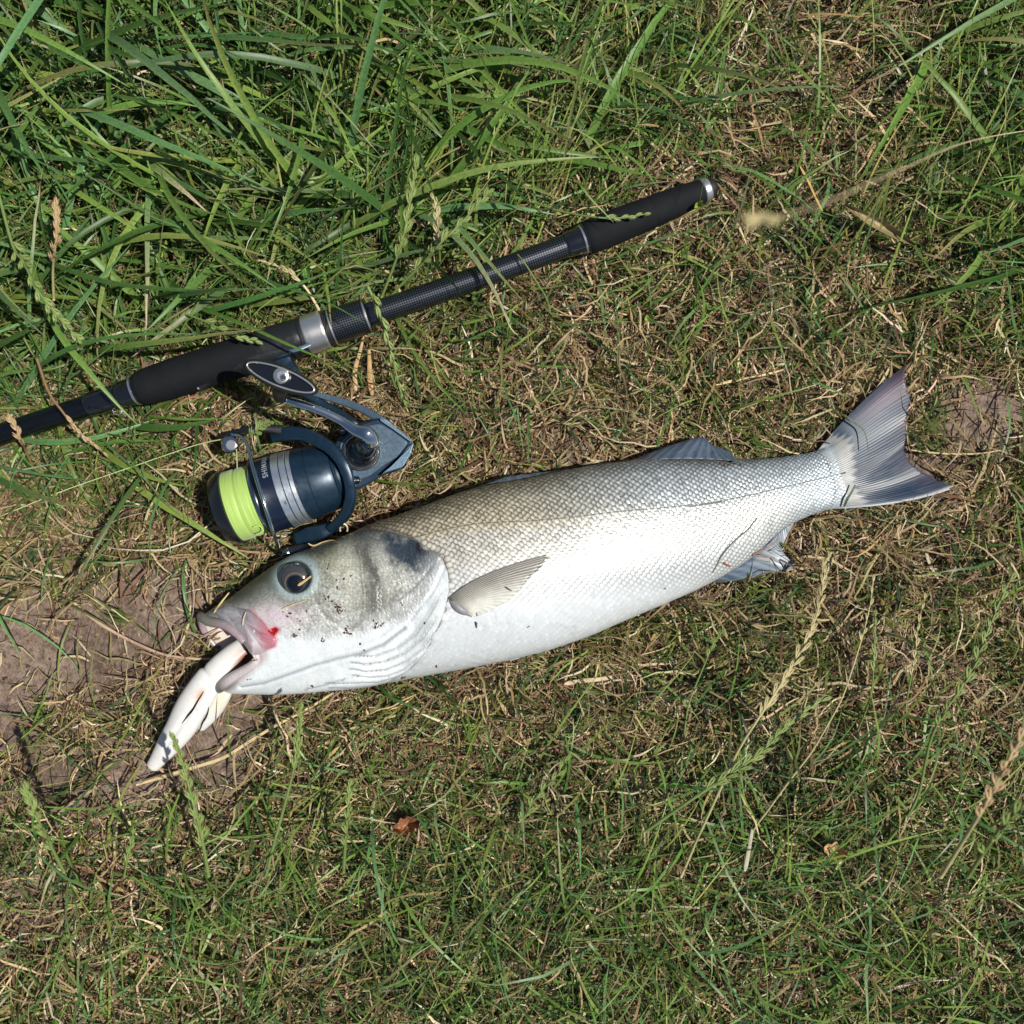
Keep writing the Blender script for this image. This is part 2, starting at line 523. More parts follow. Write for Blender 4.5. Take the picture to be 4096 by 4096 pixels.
def toab(px, py): return px * E[0] + py * E[1], px * Nn[0] + py * Nn[1]
def fromab(a, b): return a * E[0] + b * Nn[0], a * E[1] + b * Nn[1]
def DB(a): return np.interp(a, Da, Db)
def VB(a): return np.interp(a, Va, Vb)
a_nodes = [90, 180, 320, 520, 760, 1000, 1300, 1700, 2000, 2300, 2520, 2700]
t_nodes = [17, 20, 25, 30, 35, 37, 37.5, 34, 27, 18, 11, 4.5]
_an = np.linspace(90, 2700, 200)
_tn = np.interp(_an, a_nodes, t_nodes)
_k = np.ones(21) / 21
_tn = np.convolve(np.pad(_tn, 10, mode='edge'), _k, mode='valid')
def TH(a): return np.interp(a, _an, _tn) * 1e-3
def ZC(a): return TH(a) * 0.93 + 0.006
def c_of(a, b):
    d, v = DB(a), VB(a)
    return np.clip((b - (d + v) / 2) / ((d - v) / 2), -1, 1)
def surf_z(px, py, off=0.0):
    a, b = toab(np.asarray(px, float), np.asarray(py, float))
    c = c_of(a, b)
    return ZC(a) + TH(a) * np.sqrt(np.clip(1 - c * c, 0, 1)) ** 0.92 + off
def surfP(px, py, off=0.0): return WA(px, py, surf_z(px, py, off))

near_gape = [(804, 2465), (838, 2486), (898, 2500), (950, 2538), (988, 2588), (1010, 2622), (1020, 2648), (992, 2672), (942, 2702), (900, 2730), (873, 2755)]
far_gape = [(804, 2465), (812, 2512), (842, 2560), (878, 2604), (905, 2640), (912, 2666), (902, 2700), (893, 2730), (873, 2755)]
def gape_fn(poly):
    P = catmull(np.array(poly, float), 120)
    a, b = toab(P[:, 0], P[:, 1]); c = c_of(a, b)
    k = np.argsort(c)
    return lambda cc: np.interp(cc, c[k], a[k])
G_near, G_far = gape_fn(near_gape), gape_fn(far_gape)

def fish_grid(ts, ths, shrink=None, relief=None):
    """ts along, ths around (0..2pi; 0..pi the side that faces up)"""
    Tt, Ti = np.meshgrid(ts, ths, indexing='ij')
    c = np.cos(Ti)
    up = np.sin(Ti) >= 0
    w = sst(np.sin(Ti), -0.45, 0.45)
    A0 = G_near(c) * w + G_far(c) * (1 - w)
    Aend = A_END + 0 * c + (c > 0) * 0
    blend = 1100.0
    base0 = A_V + (A_U - A_V) * (c + 1) / 2
    # warp only near the mouth: shift decays with distance
    lin_a = base0 + (Aend - base0) * Tt
    sh = (A0 - base0)
    dec = np.clip(1 - (lin_a - base0) / blend, 0, 1)
    a = lin_a + sh * dec
    b = (DB(a) + VB(a)) / 2 + (DB(a) - VB(a)) / 2 * c
    s = np.sin(Ti)
    zz = ZC(a) + TH(a) * np.sign(s) * np.abs(s) ** 0.92
    px, py = fromab(a, b)
    if relief is not None:
        dz = relief(px, py, a, c) * np.clip(s, 0, 1) ** 0.5 * (s > 0)
        zz = zz + dz
    return a, b, c, px, py, zz, s

# --- landmark curves on the head (photo pixels)
OPERC = [zh(1330, 300), zh(1480, 318), zh(1590, 352), zh(1680, 405), zh(1750, 460), zh(1782, 540), zh(1788, 640), zh(1762, 760), zh(1722, 850), zh(1650, 985), zh(1560, 1080), zh(1440, 1150)]
BONE = [zh(1745, 465), zh(1765, 500), zh(1700, 640), zh(1620, 740), zh(1560, 822)]         # bony operculum rear edge
PREOP = [zh(1285, 395), zh(1305, 470), zh(1312, 560), zh(1325, 660), zh(1322, 750), zh(1295, 815), zh(1250, 850)]
GRV2 = [zh(1345, 450), zh(1375, 540), zh(1410, 620), zh(1428, 700), zh(1425, 770)]
WHITE = [zh(700, 985), zh(760, 930), zh(830, 900), zh(930, 905), zh(1040, 915), zh(1160, 905), zh(1290, 890), zh(1400, 860), zh(1500, 835), zh(1570, 820), zh(1640, 735), zh(1700, 640), zh(1750, 540), zh(1770, 490)]
JAWL = [zh(640, 1170), zh(760, 1150), zh(900, 1100), zh(1050, 1045), zh(1180, 1010), zh(1290, 985), zh(1420, 935), zh(1540, 845)]
FOLDS = [
    [zh(1250, 1035), zh(1330, 1045), zh(1430, 1030), zh(1540, 985), zh(1640, 900), zh(1720, 780)],
    [zh(1270, 1000), zh(1380, 1000), zh(1500, 955), zh(1600, 880), zh(1680, 770), zh(1740, 650)],
    [zh(1245, 1070), zh(1330, 1085), zh(1440, 1075), zh(1550, 1030), zh(1640, 960), zh(1700, 870)],
    [zh(1260, 1105), zh(1350, 1118), zh(1450, 1110), zh(1540, 1075), zh(1610, 1010)],
    [zh(1110, 1150), zh(1250, 1150), zh(1400, 1145), zh(1500, 1115)],
    [zh(1130, 1175), zh(1250, 1178), zh(1380, 1168), zh(1470, 1145)],
    [zh(1000, 1185), zh(1110, 1160), zh(1210, 1125)],
]
EYEC = np.array([1178.0, 2312.0]); EYER = 63.0
LAT = [zh(1640, 330), zb(450, 540), zb(560, 510), zb(700, 482), zb(850, 470), zb(1000, 463), zb(1200, 445), zb(1400, 420), zb(1650, 398), zb(1932, 370), zt(200, 1005), zt(500, 950), zt(800, 880), zt(1080, 815)]
LAT = [tuple(p) for p in catmull(np.array(LAT), 60)]
MAXIL = [zh(470, 745), zh(560, 712), zh(690, 745), zh(760, 810), zh(800, 855), zh(838, 905), zh(830, 945), zh(790, 960), zh(760, 985), zh(700, 1000), zh(672, 950), zh(600, 860), zh(520, 790)]
LIPN = [(815, 2458), (862, 2478), (915, 2508), (960, 2560), (990, 2605), (1005, 2635)]
MAXEDGE = [zh(690, 745), zh(740, 790), zh(800, 860), zh(838, 910), zh(828, 945), zh(785, 962), zh(755, 985), zh(700, 1000)]

def relief(px, py, a, c):
    dz = np.zeros(px.shape)
    m = a < 1250
    if not m.any(): return dz
    x, y, = px[m], py[m]
    r = np.zeros(x.shape)
    d, s, t = pdist(x, y, OPERC); inside = ~inpoly(x, y, OPERC + [(1500, 2900), (700, 2900), (600, 2000), (1400, 2000)])
    side = np.where(inside, 1, -1)      # +1 behind the gill cover
    r += np.where(side < 0, 3.2 * np.exp(-d / 85.0), -1.0 * np.exp(-d / 22.0))
    d, s, t = pdist(x, y, BONE); r += -0.9 * np.exp(-(d / 7) ** 2) 
    d, s, t = pdist(x, y, PREOP)
    left = inpoly(x, y, PREOP + [(1250, 2520), (1000, 2520), (1000, 2100), (1400, 2100)])
    r += np.where(left, 1.8 * np.exp(-d / 60), -1.3 * np.exp(-d / 18)) * sst(t, 0.0, 0.1)
    d, s, t = pdist(x, y, GRV2); r += -0.7 * np.exp(-(d / 16) ** 2) * np.sin(np.pi * np.clip(t, 0.02, 0.98)) ** 0.5
    d, s, t = pdist(x, y, JAWL); r += -1.8 * np.exp(-(d / 6) ** 2) + 1.3 * np.exp(-((d - 18) / 14) ** 2)
    for k, f in enumerate(FOLDS):
        d, s, t = pdist(x, y, f)
        e = sst(t, 0, 0.12) * (1 - sst(t, 0.9, 1.0)) + 0.15
        r += e * (np.where(s > 0, -3.2 * np.exp(-d / 8.0), 2.2 * np.exp(-d / 22.0)))
    # maxilla plate and upper lip
    sd_ = sdpoly(x, y, MAXIL); r += 2.2 * sst(-sd_, -3, 16)
    d, s, t = pdist(x, y, LIPN); r += 1.6 * np.exp(-(d / 22) ** 2) - 0.9 * np.exp(-((d - 34) / 8) ** 2) * (s < 0)
    # eye socket ring
    de = np.hypot(x - EYEC[0], (y - EYEC[1]))
    r += -3.0 * sst(-de, -EYER - 2, -EYER + 8) + 1.3 * np.exp(-((de - EYER - 14) / 16) ** 2)
    # snout / cheek unevenness
    r += 1.6 * (fbm(x / 60, y / 60, 3, 3) - 0.5) + 0.35 * (fbm(x / 9, y / 9, 7, 3) - 0.5) * (y < 2560)
    d, s, t = pdist(x, y, [zh(640, 760), zh(760, 770), zh(900, 790), zh(1000, 850)]); r += -0.8 * np.exp(-(d / 9) ** 2)
    # blood-shot nick
    dn = np.hypot((x - zh(822, 862)[0]) / 26, (y - zh(822, 862)[1]) / 17); r += -1.8 * np.exp(-dn ** 2 * 1.5)
    wa, wb = worley(x / 15 + 0.3 * fbm(x / 20, y / 20, 8, 2), y / 12, 5)
    r += 0.32 * sst(wb, 0.0, 0.35) * (~inpoly(x, y, WHITE + [zh(1830, 500), zh(1830, 1400), zh(300, 1400), zh(300, 1100), zh(600, 1100)])) * sst(x, 1080, 1200)
    r += -0.8 * np.exp(-(pdist(x, y, [zh(1500, 690), zh(1570, 640), zh(1650, 560), zh(1700, 490)])[0] / 6) ** 2)
    r += -1.0 * np.exp(-(pdist(x, y, [zh(1050, 690), zh(1100, 780), zh(1200, 845), zh(1300, 850)])[0] / 9) ** 2)
    dO, _, _ = pdist(x, y, OPERC)
    r = np.where(inside, np.minimum(r, 0.0) * np.exp(-dO / 30) , r)
    dz[m] = r * 1e-3
    # small belly wrinkles behind the pectoral
    return dz

C = lambda *c: lin(c)
def mixc(a, b, t):
    t = np.clip(t, 0, 1)[..., None]
    return a * (1 - t) + b * t

def lat_above(px, py):
    """signed px above the lateral line"""
    xs = np.array([p[0] for p in LAT]); ys = np.array([p[1] for p in LAT])
    return np.interp(px, xs, ys) - py

def body_colour(px, py, a, c, s):
    n1 = fbm(px / 90, py / 90, 40, 4); n2 = fbm(px / 14, py / 14, 44, 4); n3 = fbm(px / 5, py / 5, 48, 3)
    white = C(216, 221, 222)
    # trunk
    front = mixc(C(96, 86, 62), C(70, 76, 80), sst(a, 1000, 1900))
    al = lat_above(px, py)
    trunk = mixc(np.broadcast_to(C(176, 178, 174), px.shape + (3,)), front, sst(al, -10, 60))
    trunk = mixc(trunk, np.broadcast_to(C(70, 78, 80), px.shape + (3,)), sst(c, 0.80, 0.97))
    trunk = mixc(trunk, np.broadcast_to(white, px.shape + (3,)), sst(-al, 20, 260))
    # head (edges of the patches wander)
    px0, py0 = px, py
    px = px0 + 46 * (fbm(px0 / 34, py0 / 34, 140, 3) - 0.5); py = py0 + 46 * (fbm(px0 / 34, py0 / 34, 150, 3) - 0.5)
    wa, wb = worley(px0 / 15 + 0.3 * fbm(px0 / 20, py0 / 20, 8, 2), py0 / 12, 5)
    olive = C(50, 55, 48); silv = C(160, 162, 153); pale = C(208, 211, 206)
    up = sst(c + 0.35 * (n1 - 0.5) + 0.15 * (n2 - 0.5), 0.42, 0.98)
    head = mixc(np.broadcast_to(silv, px.shape + (3,)), np.broadcast_to(olive, px.shape + (3,)), up)
    n4 = fbm(px / 30, py / 30, 52, 4)
    head = mixc(head, np.broadcast_to(pale, px.shape + (3,)), (0.55 * sst(n3, 0.42, 0.70) + 0.45 * sst(n4, 0.45, 0.7)) * (1 - 0.85 * up) * 0.8)
    head = mixc(head, np.broadcast_to(C(106, 104, 90), px.shape + (3,)), (0.5 * sst(n3, 0.55, 0.30) + 0.5 * sst(n4, 0.52, 0.32)) * 0.55)
    head = mixc(head, np.broadcast_to(C(176, 172, 140), px.shape + (3,)), 0.5 * np.exp(-(((px - 1345) / 90) ** 2 + ((py - 2240) / 80) ** 2)))
    # snout darker bluish grey
    dsn, _, _ = pdist(px, py, [zh(520, 735), zh(640, 660), zh(760, 570)])
    head = mixc(head, np.broadcast_to(C(92, 98, 88), px.shape + (3,)), 0.75 * np.exp(-(dsn / 85) ** 2))
    dsn2, _, _ = pdist(px, py, [(860, 2428), (935, 2378), (1051, 2300), (1152, 2238), (1261, 2196), (1370, 2160)])
    head = mixc(head, np.broadcast_to(C(54, 60, 50), px.shape + (3,)), 0.75 * np.exp(-(dsn2 / 30) ** 2))
    # top rim greenish brown
    dop_, _, _ = pdist(px, py, [zh(1340, 350), zh(1450, 360), zh(1600, 480), zh(1720, 520)])
    head = mixc(head, np.broadcast_to(C(86, 90, 88), px.shape + (3,)), 0.65 * np.exp(-(dop_ / 60) ** 2) * np.clip(0.3 + 1.3 * n2, 0, 1))
    dpt = sdpoly(px, py, [zh(1440, 340), zh(1570, 350), zh(1660, 400), zh(1720, 455), zh(1670, 520), zh(1590, 510), zh(1500, 480), zh(1430, 430), zh(1400, 380)])
    head = mixc(head, np.broadcast_to(C(34, 47, 62), px.shape + (3,)), sst(-dpt + 60 * (n2 - 0.5) + 35 * (n3 - 0.5), -28, 22) * 0.92)
    dpt = sdpoly(px, py, [zh(1600, 365), zh(1680, 400), zh(1735, 455), zh(1650, 450), zh(1600, 420)])
    head = mixc(head, np.broadcast_to(C(24, 22, 26), px.shape + (3,)), sst(-dpt, -8, 6) * 0.9)
    dpt, _, _ = pdist(px, py, [zh(1300, 420), zh(1350, 520), zh(1375, 650), zh(1370, 760)])
    head = mixc(head, np.broadcast_to(C(84, 82, 76), px.shape + (3,)), 0.75 * np.exp(-(dpt / 32) ** 2))
    dpt, _, _ = pdist(px, py, [zh(1430, 620), zh(1470, 700), zh(1440, 780)])
    head = mixc(head, np.broadcast_to(C(118, 116, 108), px.shape + (3,)), 0.5 * np.exp(-(dpt / 30) ** 2))
    dpt, _, _ = pdist(px, py, BONE)
    head = mixc(head, np.broadcast_to(C(96, 92, 96), px.shape + (3,)), 0.8 * np.exp(-(dpt / 30) ** 2))
    for ln_, w_, col_, am_ in [([zh(1330, 420), zh(1362, 520), zh(1400, 620), zh(1412, 740)], 14, (70, 68, 62), 0.7), ([zh(1400, 400), zh(1440, 520), zh(1450, 640)], 26, (196, 196, 184), 0.5),
                               ([zh(1225, 420), zh(1250, 560), zh(1240, 700)], 45, (206, 206, 190), 0.45), ([zh(1490, 700), zh(1560, 640), zh(1640, 560), zh(1690, 480)], 12, (92, 88, 92), 0.55),
                               ([zh(1480, 780), zh(1570, 740), zh(1650, 620)], 22, (92, 92, 94), 0.45), ([zh(870, 690), zh(960, 700), zh(1060, 660)], 30, (120, 122, 110), 0.5)]:
        dpt, _, tq = pdist(px, py, ln_)
        head = mixc(head, np.broadcast_to(lin(col_), px.shape + (3,)), am_ * np.exp(-(dpt / w_) ** 2) * np.clip(0.4 + 1.2 * n2, 0, 1))
    cellm = sst(px0, 1080, 1200) * 0.75
    head = head * (1 - 0.34 * (1 - sst(wb, 0.02, 0.28)) * cellm)[..., None] * (1 + 0.30 * (0.45 - wa) * cellm)[..., None]
    px, py = px0, py0
    # gelatinous rim of the eye
    de = np.hypot(px - EYEC[0] - 6, py - EYEC[1] + 4)
    head = mixc(head, np.broadcast_to(C(150, 168, 168), px.shape + (3,)), 0.75 * np.exp(-((de - EYER - 10) / 24) ** 2) * (0.6 + 0.8 * n1))
    head = mixc(head, np.broadcast_to(C(56, 66, 66), px.shape + (3,)), sst(-de, -EYER - 8, -EYER + 2))
    # white underside of the head
    low = inpoly(px, py, WHITE + [zh(1830, 500), zh(1830, 1400), zh(300, 1400), zh(300, 1100), zh(600, 1100)])
    dw, _, _ = pdist(px, py, WHITE)
    sdw = np.where(low, dw, -dw) + 22 * (n1 - 0.5)
    head = mixc(head, np.broadcast_to(C(214, 220, 222), px.shape + (3,)), 0.40 * sst(sdw + 40 * (n2 - 0.5), -130, 10) + 0.55 * sst(sdw + 30 * (n3 - 0.5), -40, 14))
    for k, f in enumerate(FOLDS):
        d, s_, t = pdist(px, py, f); head = mixc(head, np.broadcast_to(C(140, 146, 150), px.shape + (3,)), 0.6 * np.exp(-(d / 6) ** 2))  # grey line painted along each fold as shading of the crease
    d, s_, t = pdist(px, py, JAWL); head = mixc(head, np.broadcast_to(C(120, 128, 134), px.shape + (3,)), 0.75 * np.exp(-(d / 4) ** 2))
    d, s_, t = pdist(px, py, PREOP); head = mixc(head, np.broadcast_to(C(96, 94, 86), px.shape + (3,)), 0.6 * np.exp(-((d - 4) / 6) ** 2))
    # maxilla: grey-lilac turning pink at its wide end
    sm = sdpoly(px, py, MAXIL)
    lil = C(160, 158, 164); pink = C(192, 128, 142)
    pm = sst(np.hypot(px - zh(770, 920)[0], py - zh(770, 920)[1]), 110, 45)
    mc = mixc(np.broadcast_to(lil, px.shape + (3,)), np.broadcast_to(pink, px.shape + (3,)), pm)
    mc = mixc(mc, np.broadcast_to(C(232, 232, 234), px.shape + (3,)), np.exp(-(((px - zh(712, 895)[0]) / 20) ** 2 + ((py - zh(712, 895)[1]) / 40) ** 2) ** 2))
    mc = mixc(mc, np.broadcast_to(C(112, 100, 100), px.shape + (3,)), 0.6 * sst(n3, 0.55, 0.7))
    head = mixc(head, mc, sst(-sm, -8, 6))
    # pink flush above the maxilla
    dpk = np.hypot((px - zh(820, 780)[0]) / 130, (py - zh(820, 780)[1]) / 45)
    head = mixc(head, np.broadcast_to(C(206, 186, 196), px.shape + (3,)), 0.7 * np.exp(-dpk ** 2) * sst(sm, -2, 6))
    dpk, _, _ = pdist(px, py, MAXEDGE); head = mixc(head, np.broadcast_to(C(170, 96, 108), px.shape + (3,)), 0.6 * np.exp(-(dpk / 7) ** 2))
    dn = np.hypot((px - zh(822, 862)[0]) / 26, (py - zh(822, 862)[1]) / 17)
    sl = sdpoly(px, py, [(1068, 2522), (1104, 2508), (1116, 2518), (1100, 2540), (1092, 2548), (1078, 2532)])
    head = mixc(head, np.broadcast_to(C(205, 120, 130), px.shape + (3,)), sst(-sl, -14, 2) * 0.8)
    head = mixc(head, np.broadcast_to(C(150, 14, 24), px.shape + (3,)), sst(-sl + 8 * (n3 - .5), -3, 3))
    # lips
    d, s_, t = pdist(px, py, LIPN); head = mixc(head, np.broadcast_to(C(136, 138, 134), px.shape + (3,)), 0.9 * np.exp(-(d / 24) ** 4))
    # lower lip: grey at the tip, pale along the edge
    d, s_, t = pdist(px, py, [zh(745, 995), zh(650, 1080), zh(560, 1155), zh(520, 1180)])
    lc = mixc(np.broadcast_to(C(190, 176, 178), px.shape + (3,)), np.broadcast_to(C(96, 94, 94), px.shape + (3,)), sst(t, 0.3, 0.95))
    head = mixc(head, lc, np.exp(-(d / 34) ** 4))
    head = head * (0.9 + 0.22 * n3)[..., None]
    # join head and trunk
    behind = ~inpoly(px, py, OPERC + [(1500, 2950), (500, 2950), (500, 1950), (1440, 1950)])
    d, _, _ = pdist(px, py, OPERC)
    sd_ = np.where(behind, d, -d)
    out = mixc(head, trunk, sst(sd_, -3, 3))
    out = mixc(out, np.broadcast_to(C(88, 86, 80), px.shape + (3,)), 0.88 * np.exp(-((sd_ - 3) / 5) ** 2) * (0.62 + 0.38 * (py < 2560)))  # dark rim of the gill cover; lower down it paints the gap's shadow
    # caudal peduncle is duller
    out = mixc(out, np.broadcast_to(C(150, 160, 166), px.shape + (3,)), sst(a, 2450, 2640) * 0.8 * (1 - sst(-c, 0.3, 0.9)))
    return np.clip(out, 0.002, 0.9)

fish_origin = np.array([*(W(2000, 2300, 0)[:2]), 0.004])
fish = empty('fish', fish_origin, 'silver sea bass lying on its side with a white lure in its open mouth', 'fish')

ts = np.r_[np.linspace(0, 0.40, 430), np.linspace(0.40, 1.0, 240)[1:]]
ths = np.r_[np.linspace(0, math.pi, 230, endpoint=False), np.linspace(math.pi, 2 * math.pi, 50, endpoint=False)]
a, b, c, px, py, zz, s = fish_grid(ts, ths, relief=relief)
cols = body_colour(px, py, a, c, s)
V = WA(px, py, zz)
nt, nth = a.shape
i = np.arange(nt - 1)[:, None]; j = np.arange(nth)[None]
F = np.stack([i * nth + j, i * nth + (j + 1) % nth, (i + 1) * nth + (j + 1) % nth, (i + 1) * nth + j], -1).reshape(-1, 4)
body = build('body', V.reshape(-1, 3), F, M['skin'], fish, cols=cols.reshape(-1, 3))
# end cap of the peduncle is covered by the tail fin root
V0 = V

# mouth cavity: the inner wall of both jaws, narrowing to the throat
ts2 = np.linspace(0, 0.17, 50)
a2, b2, c2, px2, py2, zz2, s2 = fish_grid(ts2, ths[::2])
k = (ts2 / 0.17)[:, None]
sc = 1 - 0.10 * sst(k, 0, 0.10) - 0.75 * k ** 2.2
am = 0.5 * (DB(a2) + VB(a2))
b2 = am + (b2 - am) * sc; zc2 = ZC(a2); zz2 = zc2 + (zz2 - zc2) * sc
px2, py2 = fromab(a2, b2)
inn = mixc(np.broadcast_to(C(232, 216, 206), a2.shape + (3,)), np.broadcast_to(C(140, 60, 52), a2.shape + (3,)), sst(k + 0 * a2, 0.25, 0.9))
n0, n1_ = a2.shape
i = np.arange(n0 - 1)[:, None]; j = np.arange(n1_)[None]
F2 = np.stack([i * n1_ + j, (i + 1) * n1_ + j, (i + 1) * n1_ + (j + 1) % n1_, i * n1_ + (j + 1) % n1_], -1).reshape(-1, 4)
build('mouth_lining', WA(px2, py2, zz2).reshape(-1, 3), F2, M['mouth'], fish, cols=inn.reshape(-1, 3))
# lips: a fleshy rim round the gape (upper and lower jaw)
rim = V0[0]                                     # loop, index by ths
rimpx, rimpy = px[0], py[0]
def lip(name, sel, r, ca, cb):
    P = rim[sel]
    P = catmull(P[:: max(1, len(P) // 26)], 70)
    cen = P.mean(0)
    R = r * (0.55 + 0.45 * np.sin(np.linspace(0, math.pi, len(P))) ** 0.6)
    V, Fq, uv = tube_geo(P, R, 14)
    t = np.repeat(np.abs(np.linspace(-1, 1, len(P))), 14)
    cc = mixc(np.broadcast_to(lin(ca), (len(V), 3)), np.broadcast_to(lin(cb), (len(V), 3)), sst(t, 0.05, 0.65))
    return build(name, V, Fq, M['mouth'], fish, cols=cc)
cth = np.cos(ths)
order = np.r_[np.arange(len(ths))[np.argsort(np.where(ths > math.pi, ths - 2 * math.pi, ths))]]
thw = np.where(ths > math.pi, ths - 2 * math.pi, ths)[order]
up_sel = order[(np.cos(thw) > 0.02)]
lo = np.arange(len(ths))[(cth < -0.30)]
lip('upper_lip', up_sel, 0.0036, (128, 130, 122), (168, 150, 156))
lip('lower_lip', lo, 0.0042, (88, 86, 86), (204, 196, 196))

# jaw bone plate over the corner of the mouth
_mx = roundpoly(MAXIL, 14, 5)
rings = []; rc_ = []
for d_, h_ in [(-1, -0.0030), (0, 0.0002), (3, 0.0014), (8, 0.0022), (13, 0.0025)]:
    q = inset(_mx, d_); rings.append(surfP(q[:, 0], q[:, 1], h_))
    aa, bb = toab(q[:, 0], q[:, 1]); rc_.append(body_colour(q[:, 0], q[:, 1], aa, c_of(aa, bb), np.ones(len(q))))
cen_ = _mx.mean(0); q = _mx * 0.45 + cen_ * 0.55
rings.append(surfP(q[:, 0], q[:, 1], 0.0026)); aa, bb = toab(q[:, 0], q[:, 1]); rc_.append(body_colour(q[:, 0], q[:, 1], aa, c_of(aa, bb), np.ones(len(q))))
nq = len(_mx); Fm = [[i * nq + j, i * nq + (j + 1) % nq, (i + 1) * nq + (j + 1) % nq, (i + 1) * nq + j] for i in range(5) for j in range(nq)] + [[5 * nq + j for j in range(nq)]]
build('jaw_bone', np.vstack(rings), Fm, M['mouth'], fish, cols=np.vstack(rc_))

# eye
ez = float(surf_z(EYEC[0], EYEC[1]))
nr, na = 30, 96
V = []; cc = []
for r_ in np.linspace(0, 1, nr):
    for t_ in np.linspace(0, 2 * math.pi, na, endpoint=False):
        x = EYEC[0] + EYER * r_ * math.cos(t_); y = EYEC[1] + EYER * r_ * math.sin(t_) * 0.97
        V.append(W(x, y, ez - 0.0028 + 0.0050 * math.sqrt(max(0, 1 - (r_ * 0.97) ** 2))))
        dx = (x - (EYEC[0] + 2)) ; dy = (y - (EYEC[1] + 20))
        q = math.hypot(dx, dy)
        g1 = C(34, 38, 42) if r_ > 0.8 else C(58, 56, 54)
        if math.sin(t_) < -0.1: g1 = g1 * 0.75 + C(60, 60, 58) * 0.25
        g1 = g1 + (C(104, 96, 82) - g1) * math.exp(-((q - 39.5) / 2.2) ** 2)
        if r_ > 0.93: g1 = C(44, 54, 58)
        cc.append(g1)
F = []
for i in range(nr - 1):
    for j in range(na):
        F.append([i * na + j, (i + 1) * na + j, (i + 1) * na + (j + 1) % na, i * na + (j + 1) % na])
eye = build('eye', V, F, M['eye'], fish, cols=np.array(cc))
pc = (EYEC[0] + 2, EYEC[1] + 20)
disc('pupil', pc, 36, ez + 0.0008, ez + 0.0030, M['pupil'], eye, prof=[(0, 1), (0.5, 0.93), (0.8, 0.7), (1, 0.3)])

# lateral line
LP = np.array(LAT)
P = surfP(LP[:, 0], LP[:, 1], 0.0002)
tube('lateral_line', catmull(P, 160), 0.00045, plain('lateral_pores', (0.12, 0.115, 0.10), 0.5, var=0.4, vscale=900), fish, seg=6)

# ---- scales
def lap_table(av, nth_=181):
    th = np.linspace(0, math.pi, nth_)
    c = np.cos(th); hb = (DB(av) - VB(av)) / 2 * S; T = TH(av)
    y = hb * c; z = T * np.sin(th) ** 0.92
    L = np.r_[0, np.cumsum(np.hypot(np.diff(y), np.diff(z)))]
    return th, L
def surf_at(av, thv):
    c = np.cos(thv); b_ = (DB(av) + VB(av)) / 2 + (DB(av) - VB(av)) / 2 * c
    px_, py_ = fromab(av, b_)
    return px_, py_, ZC(av) + TH(av) * np.sin(thv) ** 0.92
SC = []
av = 560.0; row = 0
while av < A_END - 10:
    pitch = np.interp(av, [560, 1000, 1800, 2400, 2620], [20, 25, 25.5, 20.5, 16.0]) * S * 0.97
    th, L = lap_table(av)
    # lateral line position at this station
    lx, ly = np.array(LAT).T; la, lb = toab(lx, ly)
    cb = c_of(av, np.interp(av, la, lb)); L0 = np.interp(math.acos(float(np.clip(cb, -1, 1))), th, L)
    kmin = int(-(L0) / pitch) - 1; kmax = int((L[-1] - L0) / pitch) + 1
    for k in range(kmin, kmax + 1):
        Lk = L0 + (k + 0.5 * (row % 2)) * pitch
        if Lk < pitch * 0.3 or Lk > L[-1] - pitch * 0.3: continue
        thk = float(np.interp(Lk, L, th))
        SC.append((av, thk, pitch, k + 0.5 * (row % 2)))
    row += 1
    av += pitch / S * 0.60
SC = np.array(SC)
spx, spy, sz = surf_at(SC[:, 0], SC[:, 1])
skip = inpoly(spx, spy, OPERC + [(1500, 2950), (500, 2950), (500, 1950), (1440, 2060)])
dop, _, _ = pdist(spx, spy, OPERC)
keep = (~skip) & (dop > 8) 
